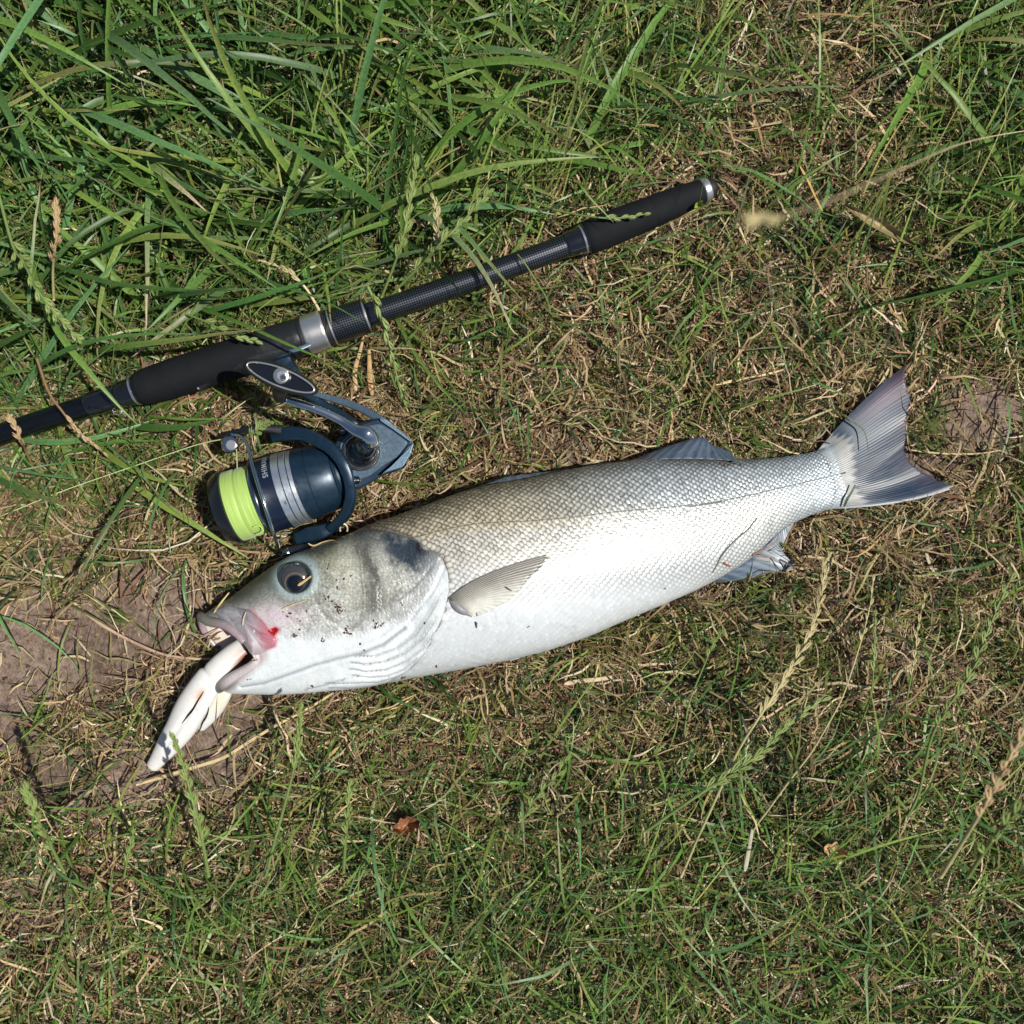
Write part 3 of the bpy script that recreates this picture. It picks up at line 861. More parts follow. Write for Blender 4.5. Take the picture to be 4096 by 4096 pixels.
# keep the pectoral root clear
SC = SC[keep]; spx = spx[keep]; spy = spy[keep]; sz = sz[keep]
print('scales', len(SC))
eps = 4.0
def P3(av, thv): 
    x, y, z = surf_at(av, thv); return WA(x, y, z)
O3 = P3(SC[:, 0], SC[:, 1])
Ta = P3(SC[:, 0] + eps, SC[:, 1]) - O3; Ta /= np.linalg.norm(Ta, axis=1)[:, None]
Tb = P3(SC[:, 0], np.clip(SC[:, 1] + 0.01, 0, math.pi)) - O3; Tb /= np.linalg.norm(Tb, axis=1)[:, None]
Nv = np.cross(Ta, Tb); Nv /= np.linalg.norm(Nv, axis=1)[:, None]
Nv *= np.sign(Nv[:, 2:3] + 1e-9)
angs = np.linspace(0, 2 * math.pi, 8, endpoint=False)
def scale_geo(idx):
    p = SC[idx, 2] * (1 + 0.05 * (rng.random(len(idx)) - 0.5))
    o = O3[idx]; ta = Ta[idx]; tb = Tb[idx]; nv = Nv[idx]
    al = lat_above(spx[idx], spy[idx]); cc_ = np.cos(SC[idx, 1]); av_ = SC[idx, 0]
    wob = rng.normal(0, 0.055, (len(idx), 2)) * (1 - 0.75 * sst(-al, 60, 260))[:, None]; hs = 1 - 0.85 * sst(-al, 120, 330)
    pts = []; 
    def pt(u, v, h): return o + ta * (p * u)[:, None] + tb * (p * v)[:, None] + nv * (h * hs + p * (u * (0.10 * hs + 0.01 + wob[:, 0] * 0.7) + v * wob[:, 1]))[:, None]
    pts.append(pt(0.10 + 0 * p, 0 * p, 0.00035 + 0 * p))
    for r_, h in ((0.33, 0.00034), (0.66, 0.00000)):
        for t in angs:
            u = math.cos(t) * r_ * (1.12 if math.cos(t) > 0 else 1.0); v = math.sin(t) * r_ * 0.95
            pts.append(pt(u + 0 * p, v + 0 * p, h + 0 * p))
    V = np.stack(pts, 1)                       # n,17,3
    # colours
    gold = mixc(np.broadcast_to(C(236, 224, 192), (len(idx), 3)), np.broadcast_to(C(200, 208, 210), (len(idx), 3)), sst(av_, 1250, 2100))
    cen = gold * (1 - 0.50 * sst(cc_, 0.70, 0.97))[:, None]
    cen = mixc(cen, mixc(np.broadcast_to(C(226, 221, 207), (len(idx), 3)), np.broadcast_to(C(222, 225, 221), (len(idx), 3)), sst(av_, 1000, 2000)), sst(-al, -5, 60))
    rimc = mixc(np.broadcast_to(C(66, 56, 36), (len(idx), 3)), np.broadcast_to(C(50, 56, 60), (len(idx), 3)), sst(av_, 1000, 1900))
    rimc = mixc(rimc, np.broadcast_to(C(70, 70, 66), (len(idx), 3)), sst(-al, -15, 25))
    rimc = mixc(rimc, np.broadcast_to(C(112, 116, 116), (len(idx), 3)), sst(-al, 60, 240))
    cen = mixc(cen, np.broadcast_to(C(218, 222, 222), (len(idx), 3)), sst(-al, 120, 260))
    rimc = mixc(rimc, np.broadcast_to(C(212, 217, 219), (len(idx), 3)), sst(-al, 240, 380))
    ped = sst(av_, 2350, 2640)
    cen = mixc(cen, np.broadcast_to(C(158, 170, 178), (len(idx), 3)), ped * 0.8); rimc = mixc(rimc, np.broadcast_to(C(128, 140, 148), (len(idx), 3)), ped * 0.6 * (al < 40))
    j = (1 + rng.normal(0, 0.06, len(idx)) + np.where(al > 0, rng.normal(0, 0.07, len(idx)), 0))[:, None]
    cen = cen * j
    Cc = np.zeros(V.shape); Cc[:, 0] = cen; 
    q1 = (0.20 + 0.25 * sst(al, -40, 30))[:, None]; Cc[:, 1:9] = (cen * (1 - q1) + rimc * q1)[:, None]
    Cc[:, 9:] = rimc[:, None]
    # tail-side tip of each scale stays paler, root darker
    for q, t in enumerate(angs):
        Cc[:, 1 + q] = Cc[:, 1 + q] * (0.90 + 0.10 * math.cos(t))
    return V, np.clip(Cc, 0.002, 0.9)
F1 = []
for q in range(8):
    F1.append([0, 1 + q, 1 + (q + 1) % 8])
    F1.append([1 + q, 9 + q, 9 + (q + 1) % 8]); F1.append([1 + q, 9 + (q + 1) % 8, 1 + (q + 1) % 8])
F1 = np.array(F1)
score = np.hypot(spx - 2150, (spy - 2190) * 1.3)
big = np.argsort(score)[:300]
rest = np.setdiff1d(np.arange(len(SC)), big)
Vr, Cr = scale_geo(rest)
Fr = (F1[None] + (np.arange(len(rest)) * 17)[:, None, None]).reshape(-1, 3)
o = build('scales', Vr.reshape(-1, 3), Fr, M['scale'], fish, cols=Cr.reshape(-1, 3)); o['kind'] = 'stuff'
Vb_, Cb_ = scale_geo(big)
for q in range(len(big)):
    build('scale', Vb_[q], F1, M['scale'], fish, cols=Cb_[q])

# ---- fins
def fin(name, base, tips, zfun, ctrl=None, nray=30, nseg=16, colfn=None, ragged=0.02, amp=0.0004, thick=0.0005, mat='fin'):
    """a fan of rays from a base line to a tip line, ridged and with real thickness"""
    base = catmull(np.array(base, float), nray * 3 + 1); tips = catmull(np.array(tips, float), nray * 3 + 1)
    nv = nray * 3 + 1
    r_ = np.random.default_rng(len(name) + nray)
    jag = 1 - ragged * r_.random(nv) * 2 - ragged * (np.arange(nv) % 3 == 0)
    G = np.zeros((nseg + 1, nv, 2))
    for q, t in enumerate(np.linspace(0, 1, nseg + 1)):
        tt = t * jag[:, None]
        if ctrl is not None:
            cc = catmull(np.array(ctrl, float), nv) if len(ctrl) > 2 else np.array(ctrl[0])[None] * (1 - np.linspace(0, 1, nv))[:, None] + np.array(ctrl[1])[None] * np.linspace(0, 1, nv)[:, None]
            G[q] = (1 - tt) ** 2 * base + 2 * tt * (1 - tt) * cc + tt ** 2 * tips
        else:
            G[q] = base * (1 - tt) + tips * tt
    tt = np.linspace(0, 1, nseg + 1)[:, None] + np.zeros((1, nv))
    uu = np.linspace(0, 1, nv)[None] + np.zeros((nseg + 1, 1))
    ridge = np.where((np.arange(nv) % 3) == 0, 1.0, -0.4)[None] + np.zeros((nseg + 1, 1))
    z = zfun(G[..., 0], G[..., 1], tt, uu) + amp * ridge * (1 - 0.5 * tt)
    top = WA(G[..., 0], G[..., 1], z); bot = WA(G[..., 0], G[..., 1], z - thick)
    cc = colfn(G[..., 0], G[..., 1], tt, uu, ridge)
    n0, n1 = nseg + 1, nv
    V = np.vstack([top.reshape(-1, 3), bot.reshape(-1, 3)])
    i, j = np.meshgrid(np.arange(n0 - 1), np.arange(n1 - 1), indexing='ij')
    Ft = np.stack([i * n1 + j, (i + 1) * n1 + j, (i + 1) * n1 + j + 1, i * n1 + j + 1], -1).reshape(-1, 4)
    Fb = Ft[:, ::-1] + n0 * n1
    ed = []
    loop = [k for k in range(n1)] + [q * n1 + n1 - 1 for q in range(1, n0)] + [(n0 - 1) * n1 + k for k in range(n1 - 2, -1, -1)] + [q * n1 for q in range(n0 - 2, 0, -1)]
    for q in range(len(loop)):
        u, v = loop[q], loop[(q + 1) % len(loop)]
        ed.append([u, v, v + n0 * n1, u + n0 * n1])
    F = np.vstack([Ft, Fb, np.array(ed)])
    return build(name, V, F, M[mat], fish, cols=np.clip(np.vstack([cc.reshape(-1, 3)] * 2), 0.003, 0.9))

def bc(v, shape): return np.broadcast_to(v, shape + (3,))
def tail_col(x, y, t, u, r):
    sh = x.shape
    n1 = fbm(x / 60, y / 60, 60, 3); n2 = fbm(u * 90, t * 5, 63, 3)
    base = mixc(bc(C(62, 78, 94), sh), bc(C(32, 50, 72), sh), sst(u, 0.25, 0.65))
    base = mixc(base, bc(C(96, 108, 118), sh), 0.4 * sst(n2, 0.5, 0.7))
    base = mixc(base, bc(C(126, 100, 116), sh), 0.5 * np.exp(-((u - 0.12) / 0.10) ** 2) * sst(t, 0.25, 0.7))
    base = mixc(base, bc(C(74, 62, 74), sh), sst(t, 0.72, 1.0) * np.where(u < 0.2, 0.9, 0.45))
    # pale scaly root with a saw-tooth edge
    edge = 0.25 + 0.06 * np.abs(((u * 13) % 1) - 0.5) * 2 + 0.05 * (n1 - .5)
    edge = edge - 0.10 * sst(u, 0.25, 0.0)
    base = mixc(base, bc(C(158, 160, 156), sh), sst(edge - t, -0.02, 0.03) * 0.85 * sst(t, 0.06, 0.16))
    base = mixc(base, bc(C(140, 150, 156), sh), 1 - sst(t, 0.08, 0.16))
    base = mixc(base, bc(C(186, 190, 194), sh), sst(u, 0.965, 0.99) * 0.8)
    return base * (1.0 + 0.06 * r)[..., None] * (0.85 + 0.3 * fbm(x / 6, y / 6, 66, 2))[..., None]
def tail_z(x, y, t, u):
    z0_ = surf_z(x, y) + 0.0004
    z1q = 0.0165 + 0.004 * np.sin(u * 5.0 + 0.6) * t + 0.0022 * t * np.sin(u * 14)
    w_ = sst(t, 0.02, 0.30)
    return z0_ * (1 - w_) + z1q * w_
TB = [(3268, 1806), (3300, 1840), (3325, 1900), (3338, 1965), (3318, 2036)]
TT = [zt(1430, 207), zt(1414, 260), zt(1425, 330), zt(1442, 400), zt(1430, 470), zt(1418, 530), zt(1420, 600), zt(1412, 650), zt(1412, 690), zt(1440, 755), zt(1500, 800), zt(1560, 832), zt(1620, 860), zt(1692, 892)]
TC = [(3432, 1600), (3480, 1660), (3500, 1780), (3500, 1900), (3520, 1975), (3640, 2026)]
fin('tail_fin', TB, TT, tail_z, ctrl=TC, nray=46, nseg=34, colfn=tail_col, ragged=0.014, amp=0.00018)

def grey_col(dark, light, tipc=None):
    def f(x, y, t, u, r):
        sh = x.shape
        n2 = fbm(u * 40, t * 6, 70, 3)
        b_ = mixc(bc(lin(dark), sh), bc(lin(light), sh), 0.5 + 0.5 * r * 0.8 + (n2 - 0.5))
        if tipc: b_ = mixc(b_, bc(lin(tipc), sh), sst(t, 0.75, 1.0) * 0.7)
        return b_
    return f
def hug(off_base, off_tip):
    return lambda x, y, t, u: surf_z(x, y) + off_base * (1 - t) + off_tip * t
# pectoral, lying back over the flank
fin('pectoral_fin', [zb(598, 838), zb(625, 868), zb(668, 900), zb(708, 930)],
    [zb(1082, 622), zb(1090, 645), zb(1040, 700), zb(1000, 745), zb(960, 790), zb(900, 845), zb(820, 890), zb(735, 928)],
    hug(0.0022, 0.0012), ctrl=[zb(720, 712), zb(735, 880)], nray=19, nseg=20, ragged=0.022, amp=0.00045,
    colfn=lambda x, y, t, u, r: mixc(mixc(bc(C(186, 184, 172), x.shape), bc(C(72, 70, 68), x.shape), 0.5 - 0.5 * r + 0.25 * sst(u, 0.5, 0.0)), bc(C(214, 214, 206), x.shape), sst(u, 0.25, 0.85) * 0.8) * (0.82 + 0.36 * fbm(x / 22, y / 22, 160, 3))[..., None] * (1 - 0.35 * sst(t, 0.25, 0.0))[..., None])
# fleshy pectoral root
rp = catmull(np.array([zb(606, 845), zb(650, 885), zb(700, 915)]), 12)
tube('pectoral_root', surfP(rp[:, 0], rp[:, 1], 0.0005), 0.0034 * np.sin(np.linspace(0.35, 2.8, 12)), plain('grey_fin_root', (0.20, 0.20, 0.21), 0.4, var=0.35, vscale=700, bump=(1500, 0.5, 0.0004)), fish, seg=12)
zd = lambda z0, z1: (lambda x, y, t, u: z0 * (1 - t) + z1 * t + 0 * x)
fin('front_dorsal_fin', [zb(600, 375), zb(800, 318), zb(1000, 272), zb(1235, 225)], [zb(640, 340), zb(720, 303), zb(800, 272), zb(880, 246), zb(1000, 230), zb(1090, 222), zb(1235, 205)],
    zd(0.040, 0.030), nray=14, nseg=8, colfn=grey_col((66, 78, 92), (112, 122, 132)), ragged=0.05, amp=0.0006)
fin('rear_dorsal_fin', [zb(1440, 195), zb(1600, 168), zb(1800, 165), zb(1960, 172), zt(470, 760)],
    [zb(1470, 172), zb(1600, 122), zb(1700, 85), zb(1790, 58), zb(1835, 56), zt(335, 650), zt(360, 668), zt(430, 690), zt(480, 742)],
    zd(0.036, 0.024), nray=14, nseg=12, colfn=grey_col((54, 68, 86), (98, 112, 128), (60, 66, 84)), ragged=0.03, amp=0.0007)
fin('anal_fin', [zt(330, 1412), zt(440, 1350), zt(560, 1262), zt(660, 1180), zt(720, 1125), zt(775, 1085)],
    [zt(365, 1424), zt(480, 1410), zt(600, 1388), zt(700, 1370), zt(770, 1352), zt(803, 1325), zt(775, 1298), zt(738, 1270), zt(733, 1225), zt(760, 1160), zt(795, 1092)],
    lambda x, y, t, u: np.minimum(surf_z(x, y) - 0.002, 0.030) * (1 - t) + 0.016 * t, nray=13, nseg=14, colfn=grey_col((64, 80, 98), (112, 126, 140), (130, 142, 148)), ragged=0.02, amp=0.0004)
fin('pelvic_fin', [zb(850, 1105), zb(950, 1085), zb(1060, 1060)], [zb(900, 1140), zb(1000, 1110), zb(1110, 1072), zb(1265, 1015)],
    lambda x, y, t, u: 0.046 * (1 - t) + 0.040 * t + 0 * x, nray=8, nseg=10, colfn=grey_col((176, 180, 178), (214, 216, 212)), ragged=0.03, amp=0.0005)

# soil crumbs stuck on the fish
geo = []
spots = []
for (x, y, nk, sp) in [(1180, 740, 26, 34), (1120, 672, 8, 16), (1225, 860, 14, 26), (1385, 835, 16, 26), (1530, 715, 4, 10), (930, 890, 9, 22), (900, 770, 6, 26),
                       (1455, 1015, 3, 6), (1500, 990, 4, 14), (1290, 1115, 5, 10), (1540, 1120, 3, 6), (1305, 940, 3, 10), (1315, 955, 2, 8), (1130, 500, 6, 60),
                       (1210, 560, 5, 40), (700, 810, 12, 60), (620, 760, 8, 30), (970, 790, 5, 50), (1180, 620, 4, 20), (1240, 1130, 3, 10), (1090, 920, 4, 24), (690, 1130, 3, 12),
                       (1505, 1075, 2, 5), (1650, 815, 2, 5), (1035, 1165, 2, 6), (1720, 1060, 3, 14)]:
    for q in range(nk):
        spots.append(zh(x + random.gauss(0, sp * 0.55), y + random.gauss(0, sp * 0.5)) + (random.uniform(1.6, 4.6) if sp > 8 else random.uniform(3, 6),))
for (x, y, nk, sp) in [(600, 380, 12, 60), (715, 430, 8, 40), (735, 965, 2, 6), (980, 975, 2, 8), (1640, 790, 3, 6), (1800, 180, 4, 40)]:
    for q in range(nk):
        spots.append(zb(x + random.gauss(0, sp * 0.5), y + random.gauss(0, sp * 0.4)) + (random.uniform(1.5, 3.5),))
for (x, y) in [(430, 772), (390, 765), (470, 768), (500, 772), (410, 775)]: spots.append(zt(x, y) + (6,))
for x, y, r in spots:
    cpt = surfP(x, y, 0.0009); k_ = rng.normal(0, 1, (8, 3)); k_ /= np.linalg.norm(k_, axis=1)[:, None]
    rr = r * S
    bx = np.array([[sx, sy, sz_] for sx in (-1, 1) for sy in (-1, 1) for sz_ in (-1, 1)], float) * 0.6 + rng.normal(0, 0.28, (8, 3))
    an_ = random.uniform(0, math.pi); el_ = random.uniform(1.0, 2.4); bx = bx @ np.array([[math.cos(an_) * el_, math.sin(an_) * el_, 0], [-math.sin(an_), math.cos(an_), 0], [0, 0, 1]]); V = cpt + bx * rr * 0.8 * np.array([1, 1, 0.7])
    geo.append((V, [[0, 1, 3, 2], [4, 6, 7, 5], [0, 4, 5, 1], [2, 3, 7, 6], [0, 2, 6, 4], [1, 5, 7, 3]]))
V, F = join_geo(geo)
o = build('soil_crumbs', V, F, M['crumb'], smooth=False)
tag(o, 'dark brown soil crumbs stuck to the head and side of the fish', 'soil crumbs', kind='stuff')

# ------------------------------------------------------------------ soft lure in the mouth
lure_o = empty('soft_lure', W(760, 2950, 0.004), 'white soft plastic lure hanging out of the open mouth of the fish', 'lure')
def lobe(name, P, R, zP, flat=0.8, stain=None, slit=None, mat='lure', power=1.0):
    P = catmull(np.array(P, float), 46); R = np.interp(np.linspace(0, 1, 46), np.linspace(0, 1, len(R)), R)
    R = np.convolve(np.pad(R, 2, mode='edge'), np.ones(5) / 5, mode='valid')
    Z_ = np.interp(np.linspace(0, 1, 46), np.linspace(0, 1, len(zP)), zP)
    P3d = WA(P[:, 0], P[:, 1], Z_)
    # rounded ends
    e = np.linspace(0, 1, 46)
    endr = np.sqrt(np.clip(1 - (1 - np.minimum(e / 0.05, 1)) ** 2, 0.02, 1)) * np.sqrt(np.clip(1 - (1 - np.minimum((1 - e) / 0.05, 1)) ** 2, 0.02, 1))
    V, F, uv = tube_geo(P3d, R * S * endr, 40, R * S * flat * endr)
    cols = np.broadcast_to(C(213, 212, 208), (len(V), 3)).copy()
    f = H / (H - V[:, 2]); X_ = V[:, 0] * f / S + 2048; Y_ = 2048 - V[:, 1] * f / S
    if slit is not None:
        d, s_, t = pdist(X_, Y_, slit); m = V[:, 2] > Z_.mean() - 0.004
        ee = np.sin(np.pi * np.clip(t, 0.01, 0.99)) ** 0.4
        V[:, 2] -= np.where(m, 0.0022 * np.exp(-(d / 7) ** 2) * ee, 0)
    if stain is not None:
        for (sx, sy, rx, ry, ang, cst, am) in stain:
            ca, sa = math.cos(ang), math.sin(ang)
            u = ((X_ - sx) * ca + (Y_ - sy) * sa) / rx; v = (-(X_ - sx) * sa + (Y_ - sy) * ca) / ry
            cols = mixc(cols, np.broadcast_to(lin(cst), cols.shape), am * np.exp(-(u * u + v * v)))
    return build(name, V, F, M[mat], lure_o, cols=cols)
def zq(x, y): return (550 + x / 3.22, 2550 + y / 3.22)
lobe('lure_head', [zq(1500, 20), zq(1390, 130), zq(1250, 250), zq(1120, 370), zq(1010, 470), zq(960, 520)], [40, 46, 52, 56, 54, 40], [0.020, 0.024, 0.027, 0.030, 0.030, 0.026],
     stain=[(978, 2632, 78, 30, math.radians(128), (112, 56, 24), 1.0), (930, 2700, 40, 14, math.radians(128), (150, 104, 66), 0.5)])
lobe('lure_body', [zq(985, 440), zq(860, 640), zq(700, 900), zq(560, 1150), zq(400, 1380), zq(270, 1560), zq(170, 1690)], [50, 58, 64, 62, 54, 42, 31, 24], [0.030, 0.030, 0.027, 0.023, 0.018, 0.014, 0.011],
     slit=[zq(870, 650), zq(770, 820), zq(720, 920), zq(610, 1060), zq(540, 1150), zq(460, 1270), zq(330, 1440)],
     stain=[(zq(800, 740)[0], zq(800, 740)[1], 30, 14, math.radians(120), (176, 124, 70), 0.75), (zq(760, 940)[0], zq(760, 940)[1], 5, 4, 0, (120, 90, 70), 0.6)])
lobe('lure_skirt', [zq(1050, 520), zq(1030, 700), zq(955, 880), zq(880, 1040), zq(800, 1190)], [48, 56, 50, 34, 14], [0.024, 0.022, 0.018, 0.015, 0.012],
     stain=[(zq(1060, 800)[0], zq(1060, 800)[1], 60, 30, math.radians(120), (206, 196, 160), 0.7)])
hp = np.array([zq(855, 690), zq(780, 810), zq(715, 925), zq(655, 1000), zq(600, 1070), zq(540, 1145)])
tube('hook', catmull(WA(hp[:, 0], hp[:, 1], np.array([0.0375, 0.0372, 0.0369, 0.0355, 0.0335, 0.0310])), 30), 0.0006 * np.r_[np.linspace(0.7, 1.3, 15), np.linspace(1.3, 0.3, 15)], M['hook'], lure_o, seg=8)
hp = np.array([zq(915, 890), zq(908, 960), zq(880, 1030), zq(835, 1100), zq(810, 1170), zq(770, 1240)])
tube('hook', catmull(WA(hp[:, 0], hp[:, 1], np.array([0.032, 0.031, 0.030, 0.026, 0.022, 0.017])), 30), 0.0006 * np.r_[np.linspace(0.4, 1.2, 15), np.linspace(1.2, 0.6, 15)], M['hook'], lure_o, seg=8)

# ------------------------------------------------------------------ fishing rod
RX = np.array([-250, 0, 466, 776, 1219, 1390, 1806, 2271, 2600, 2860], float)
RY = np.array([1822, 1737, 1590, 1481, 1338, 1293, 1152, 976, 850, 744], float)
rc = np.polyfit(RX, RY, 3)
def rodP(xs, dz=0.0):
    xs = np.asarray(xs, float); ys = np.polyval(rc, xs)
    z = np.interp(xs, [-250, 600, 1250, 2300, 2870], [0.024, 0.030, 0.034, 0.032, 0.026]) + dz
    return WA(xs, ys, z)
def rsec(name, x0, x1, prof, mat, parent, n=None, seg=40):
    n = n or max(4, int((x1 - x0) / 14))
    xs = np.linspace(x0, x1, n)
    R = np.interp(xs, [p[0] for p in prof], [p[1] for p in prof]) * S * 0.955
    P = rodP(xs)
    o = tube(name, P, R, M[mat] if isinstance(mat, str) else mat, parent, seg=seg)
    sharpen(o, 40)
    return o
rod = empty('fishing_rod', rodP([1250])[0] * np.array([1, 1, 0]), 'black carbon fishing rod with foam grips lying across the green grass', 'fishing rod')
rsec('blank', -260, 556, [(-260, 40), (300, 44), (556, 50)], 'carbonf', rod)
rsec('winding', 352, 470, [(352, 46), (360, 49.5), (460, 51.5), (470, 49)], 'gloss', rod, n=24)
rsec('winding', 478, 552, [(478, 50), (486, 54), (530, 56), (552, 62)], 'gloss', rod, n=24)
rsec('trim_ring', 536, 544, [(536, 60), (544, 62)], 'silver', rod, n=3)
rsec('fore_grip', 548, 1060, [(548, 56), (554, 63), (566, 69), (590, 73), (700, 79), (900, 80), (1000, 79), (1060, 78)], 'foam', rod, n=80)
rsec('reel_seat', 1020, 1212, [(1020, 72), (1040, 78.5), (1060, 80.5), (1150, 79), (1190, 78), (1205, 76), (1212, 74)], 'plastic', rod, n=40)
# smooth plastic cheek that sweeps into the foam
ck = catmull(np.array([zu(1020, 700), zu(1090, 640), zu(1180, 590), zu(1300, 545), zu(1420, 505), zu(1530, 470)]), 30)
tube('seat_cheek', WA(ck[:, 0], ck[:, 1] + 6, 0.034 + 0.006 * np.sin(np.linspace(0, 2.4, 30))), np.linspace(20, 50, 30) * S, M['plastic'], rod, seg=20, R2=np.linspace(16, 40, 30) * S)
rsec('seal_ring', 1208, 1226, [(1208, 76), (1212, 79), (1226, 79)], 'rubber', rod, n=6)
rsec('locking_ring', 1224, 1304, [(1224, 77), (1228, 80), (1298, 80), (1304, 77)], 'silver', rod, n=24)
rsec('seal_ring', 1303, 1322, [(1303, 73), (1322, 73)], 'rubber', rod, n=4)
rsec('carbon_collar', 1320, 1474, [(1320, 70), (1328, 72), (1466, 71), (1474, 68)], 'carbon', rod, n=40)
rsec('trim_ring', 1326, 1332, [(1326, 73), (1332, 73)], 'silver', rod, n=3)
rsec('trim_ring', 1464, 1470, [(1464, 72.5), (1470, 72.5)], 'silver', rod, n=3)
rsec('winding', 1472, 1500, [(1472, 50), (1500, 50)], 'gloss', rod, n=4)
rsec('butt_blank', 1474, 2300, [(1474, 47), (2300, 46)], 'carbon', rod)
rsec('winding', 2262, 2342, [(2262, 46), (2268, 50), (2320, 54), (2342, 60)], 'gloss', rod, n=24)
rsec('trim_ring', 2326, 2333, [(2326, 57.5), (2333, 59.5)], 'silver', rod, n=3)
rsec('rear_grip', 2338, 2812, [(2338, 56), (2346, 62), (2360, 67), (2400, 70), (2480, 69), (2600, 65), (2604, 63), (2609, 65), (2680, 61), (2684, 59), (2690, 61), (2760, 54), (2812, 47)], 'foam', rod, n=110)
rsec('end_ring', 2808, 2836, [(2808, 48), (2812, 50), (2830, 48), (2836, 45)], 'silver', rod, n=12)
rsec('butt_cap', 2834, 2866, [(2834, 46), (2850, 40), (2860, 30), (2866, 14)], 'rubber', rod, n=14)
# little keeper loop
t = np.linspace(0, math.pi, 20)
kx, ky = zu(605, 812)
loop = WA(kx + 21 * np.cos(t) , ky + 28 * np.sin(t), 0.030 + 0 * t)
tube('keeper_loop', loop, 0.0005, M['silver'], rod, seg=8)

# ------------------------------------------------------------------ spinning reel
reel = empty('fishing_reel', W(*z1(900, 1150), 0.004), 'navy blue spinning reel with lime green line mounted under the rod', 'fishing reel')
ZS = 0.036
axd = np.array([math.cos(math.radians(17.5)), -math.sin(math.radians(17.5))])
C0 = np.array([385.0, 1283.0])
def axP(s, r_=0):
    p = C0 + axd * s
    return z1(*p)
def lathe(name, prof, mat, parent, seg=72, tiltz=0.0):
    """prof: list of (s, r) in close-up pixels along the spool axis"""
    m = S / 1.756 * (H - ZS) / H
    c = W(*z1(*C0), ZS); ad = np.array([axd[0], -axd[1], tiltz]); ad /= np.linalg.norm(ad)
    v = np.array([-ad[1], ad[0], 0]); v /= np.linalg.norm(v); w = np.cross(ad, v)
    th = np.linspace(0, 2 * math.pi, seg, endpoint=False)
    rings = []; uv = []
    for s_, r_ in prof:
        rings.append(c + ad * s_ * m + (v[None] * np.cos(th)[:, None] + w[None] * np.sin(th)[:, None]) * r_ * m)
        uv += [(s_ * m, t * 0.026) for t in th]
    V = np.vstack(rings); n = seg; F = []
    for i in range(len(prof) - 1):
        for j in range(n): F.append([i * n + j, i * n + (j + 1) % n, (i + 1) * n + (j + 1) % n, (i + 1) * n + j])
    F.append(list(range(n))[::-1]); F.append([(len(prof) - 1) * n + j for j in range(n)])
    o = build(name, V, F, M[mat] if isinstance(mat, str) else mat, parent, uv=uv)
    sharpen(o, 35)
    return o
spool = lathe('spool', [(-66, 215), (-62, 232), (-50, 244), (-20, 258), (8, 270), (24, 271), (30, 262), (31, 200), (232, 200), (233, 240), (236, 268), (243, 272), (250, 268), (256, 264), (430, 264), (432, 262)], 'navyd', reel)
lathe('spool_rim', [(-70, 214), (-66, 234), (-40, 250), (-6, 266), (12, 272.5), (26, 272.5), (29, 268)], 'gun', spool)
lathe('spool_rim', [(229, 262), (231, 269), (238, 272.5), (244, 272.5), (247, 268)], 'wire', spool)
lathe('drag_knob', [(-102, 60), (-98, 96), (-90, 108), (-70, 118), (-60, 150), (-58, 190)], 'gun', spool)
n_ = 60
lathe('braided_line', [(31, 215)] + [(31 + 199 * k / n_, 252 - 8 * k / n_ + 0.4 * math.sin(k * 1.9) + 3.0 * math.sin(k / n_ * math.pi) - 5.5 * math.exp(-((k / n_ - 0.42) / 0.06) ** 2)) for k in range(n_ + 1)] + [(231, 215)], 'braid', spool, seg=96)
lathe('silver_band', [(398, 262), (400, 266.5), (446, 266), (448, 262)], 'ringsilver', spool)
lathe('silver_band', [(454, 258), (456, 264), (496, 263), (498, 258)], 'ringsilver', spool)
lathe('silver_band', [(503, 255), (505, 260), (530, 258), (532, 254)], 'ringsilver', spool)
lathe('skirt_groove', [(432, 258), (535, 252)], 'navyd', spool)
lathe('rotor', [(533, 238), (536, 254), (542, 258), (620, 252), (622, 246), (628, 246), (630, 250), (760, 240), (790, 226), (800, 206), (812, 206), (816, 216), (850, 200), (870, 150)], 'navy', reel)

def sweep(name, pts, w, h, zs, mat, parent, n=40, power=0.45, seg=20):
    P = catmull(np.array([z1(*p) for p in pts], float), n)
    e = np.linspace(0, 1, n)
    w = np.interp(e, np.linspace(0, 1, len(w)), w) / 1.756 * S
    h = np.interp(e, np.linspace(0, 1, len(h)), h) / 1.756 * S
    z = np.interp(e, np.linspace(0, 1, len(zs)), zs)
    o = tube(name, WA(P[:, 0], P[:, 1], z), w / 2, M[mat], parent, seg=seg, R2=h / 2, power=power)
    sharpen(o, 50)
    return o
sweep('rotor_arm', [(1095, 1430), (1190, 1340), (1235, 1220), (1228, 1090), (1190, 985), (1120, 890), (1020, 820), (900, 770), (780, 765), (690, 790)],
      [60, 72, 74, 74, 78, 82, 86, 90, 95, 70], [60, 90, 110, 110, 110, 100, 90, 90, 80, 50], [0.034, 0.042, 0.051, 0.057, 0.059, 0.058, 0.055, 0.051, 0.047, 0.042], 'navy', reel)
sweep('rotor_arm', [(1140, 1400), (1040, 1448), (950, 1470), (850, 1500)], [70, 100, 108, 80], [60, 80, 70, 40], [0.030, 0.029, 0.027, 0.025], 'navy', reel)
sweep('bail_arm', [(760, 740), (620, 728), (500, 738), (400, 760), (335, 792)], [70, 44, 38, 34, 26], [60, 50, 46, 40, 30], [0.047, 0.050, 0.050, 0.048, 0.045], 'gun', reel)
sweep('bail_arm', [(1000, 1520), (900, 1560), (800, 1590), (745, 1600)], [60, 70, 60, 40], [50, 50, 40, 30], [0.021, 0.021, 0.023, 0.026], 'gloss', reel)
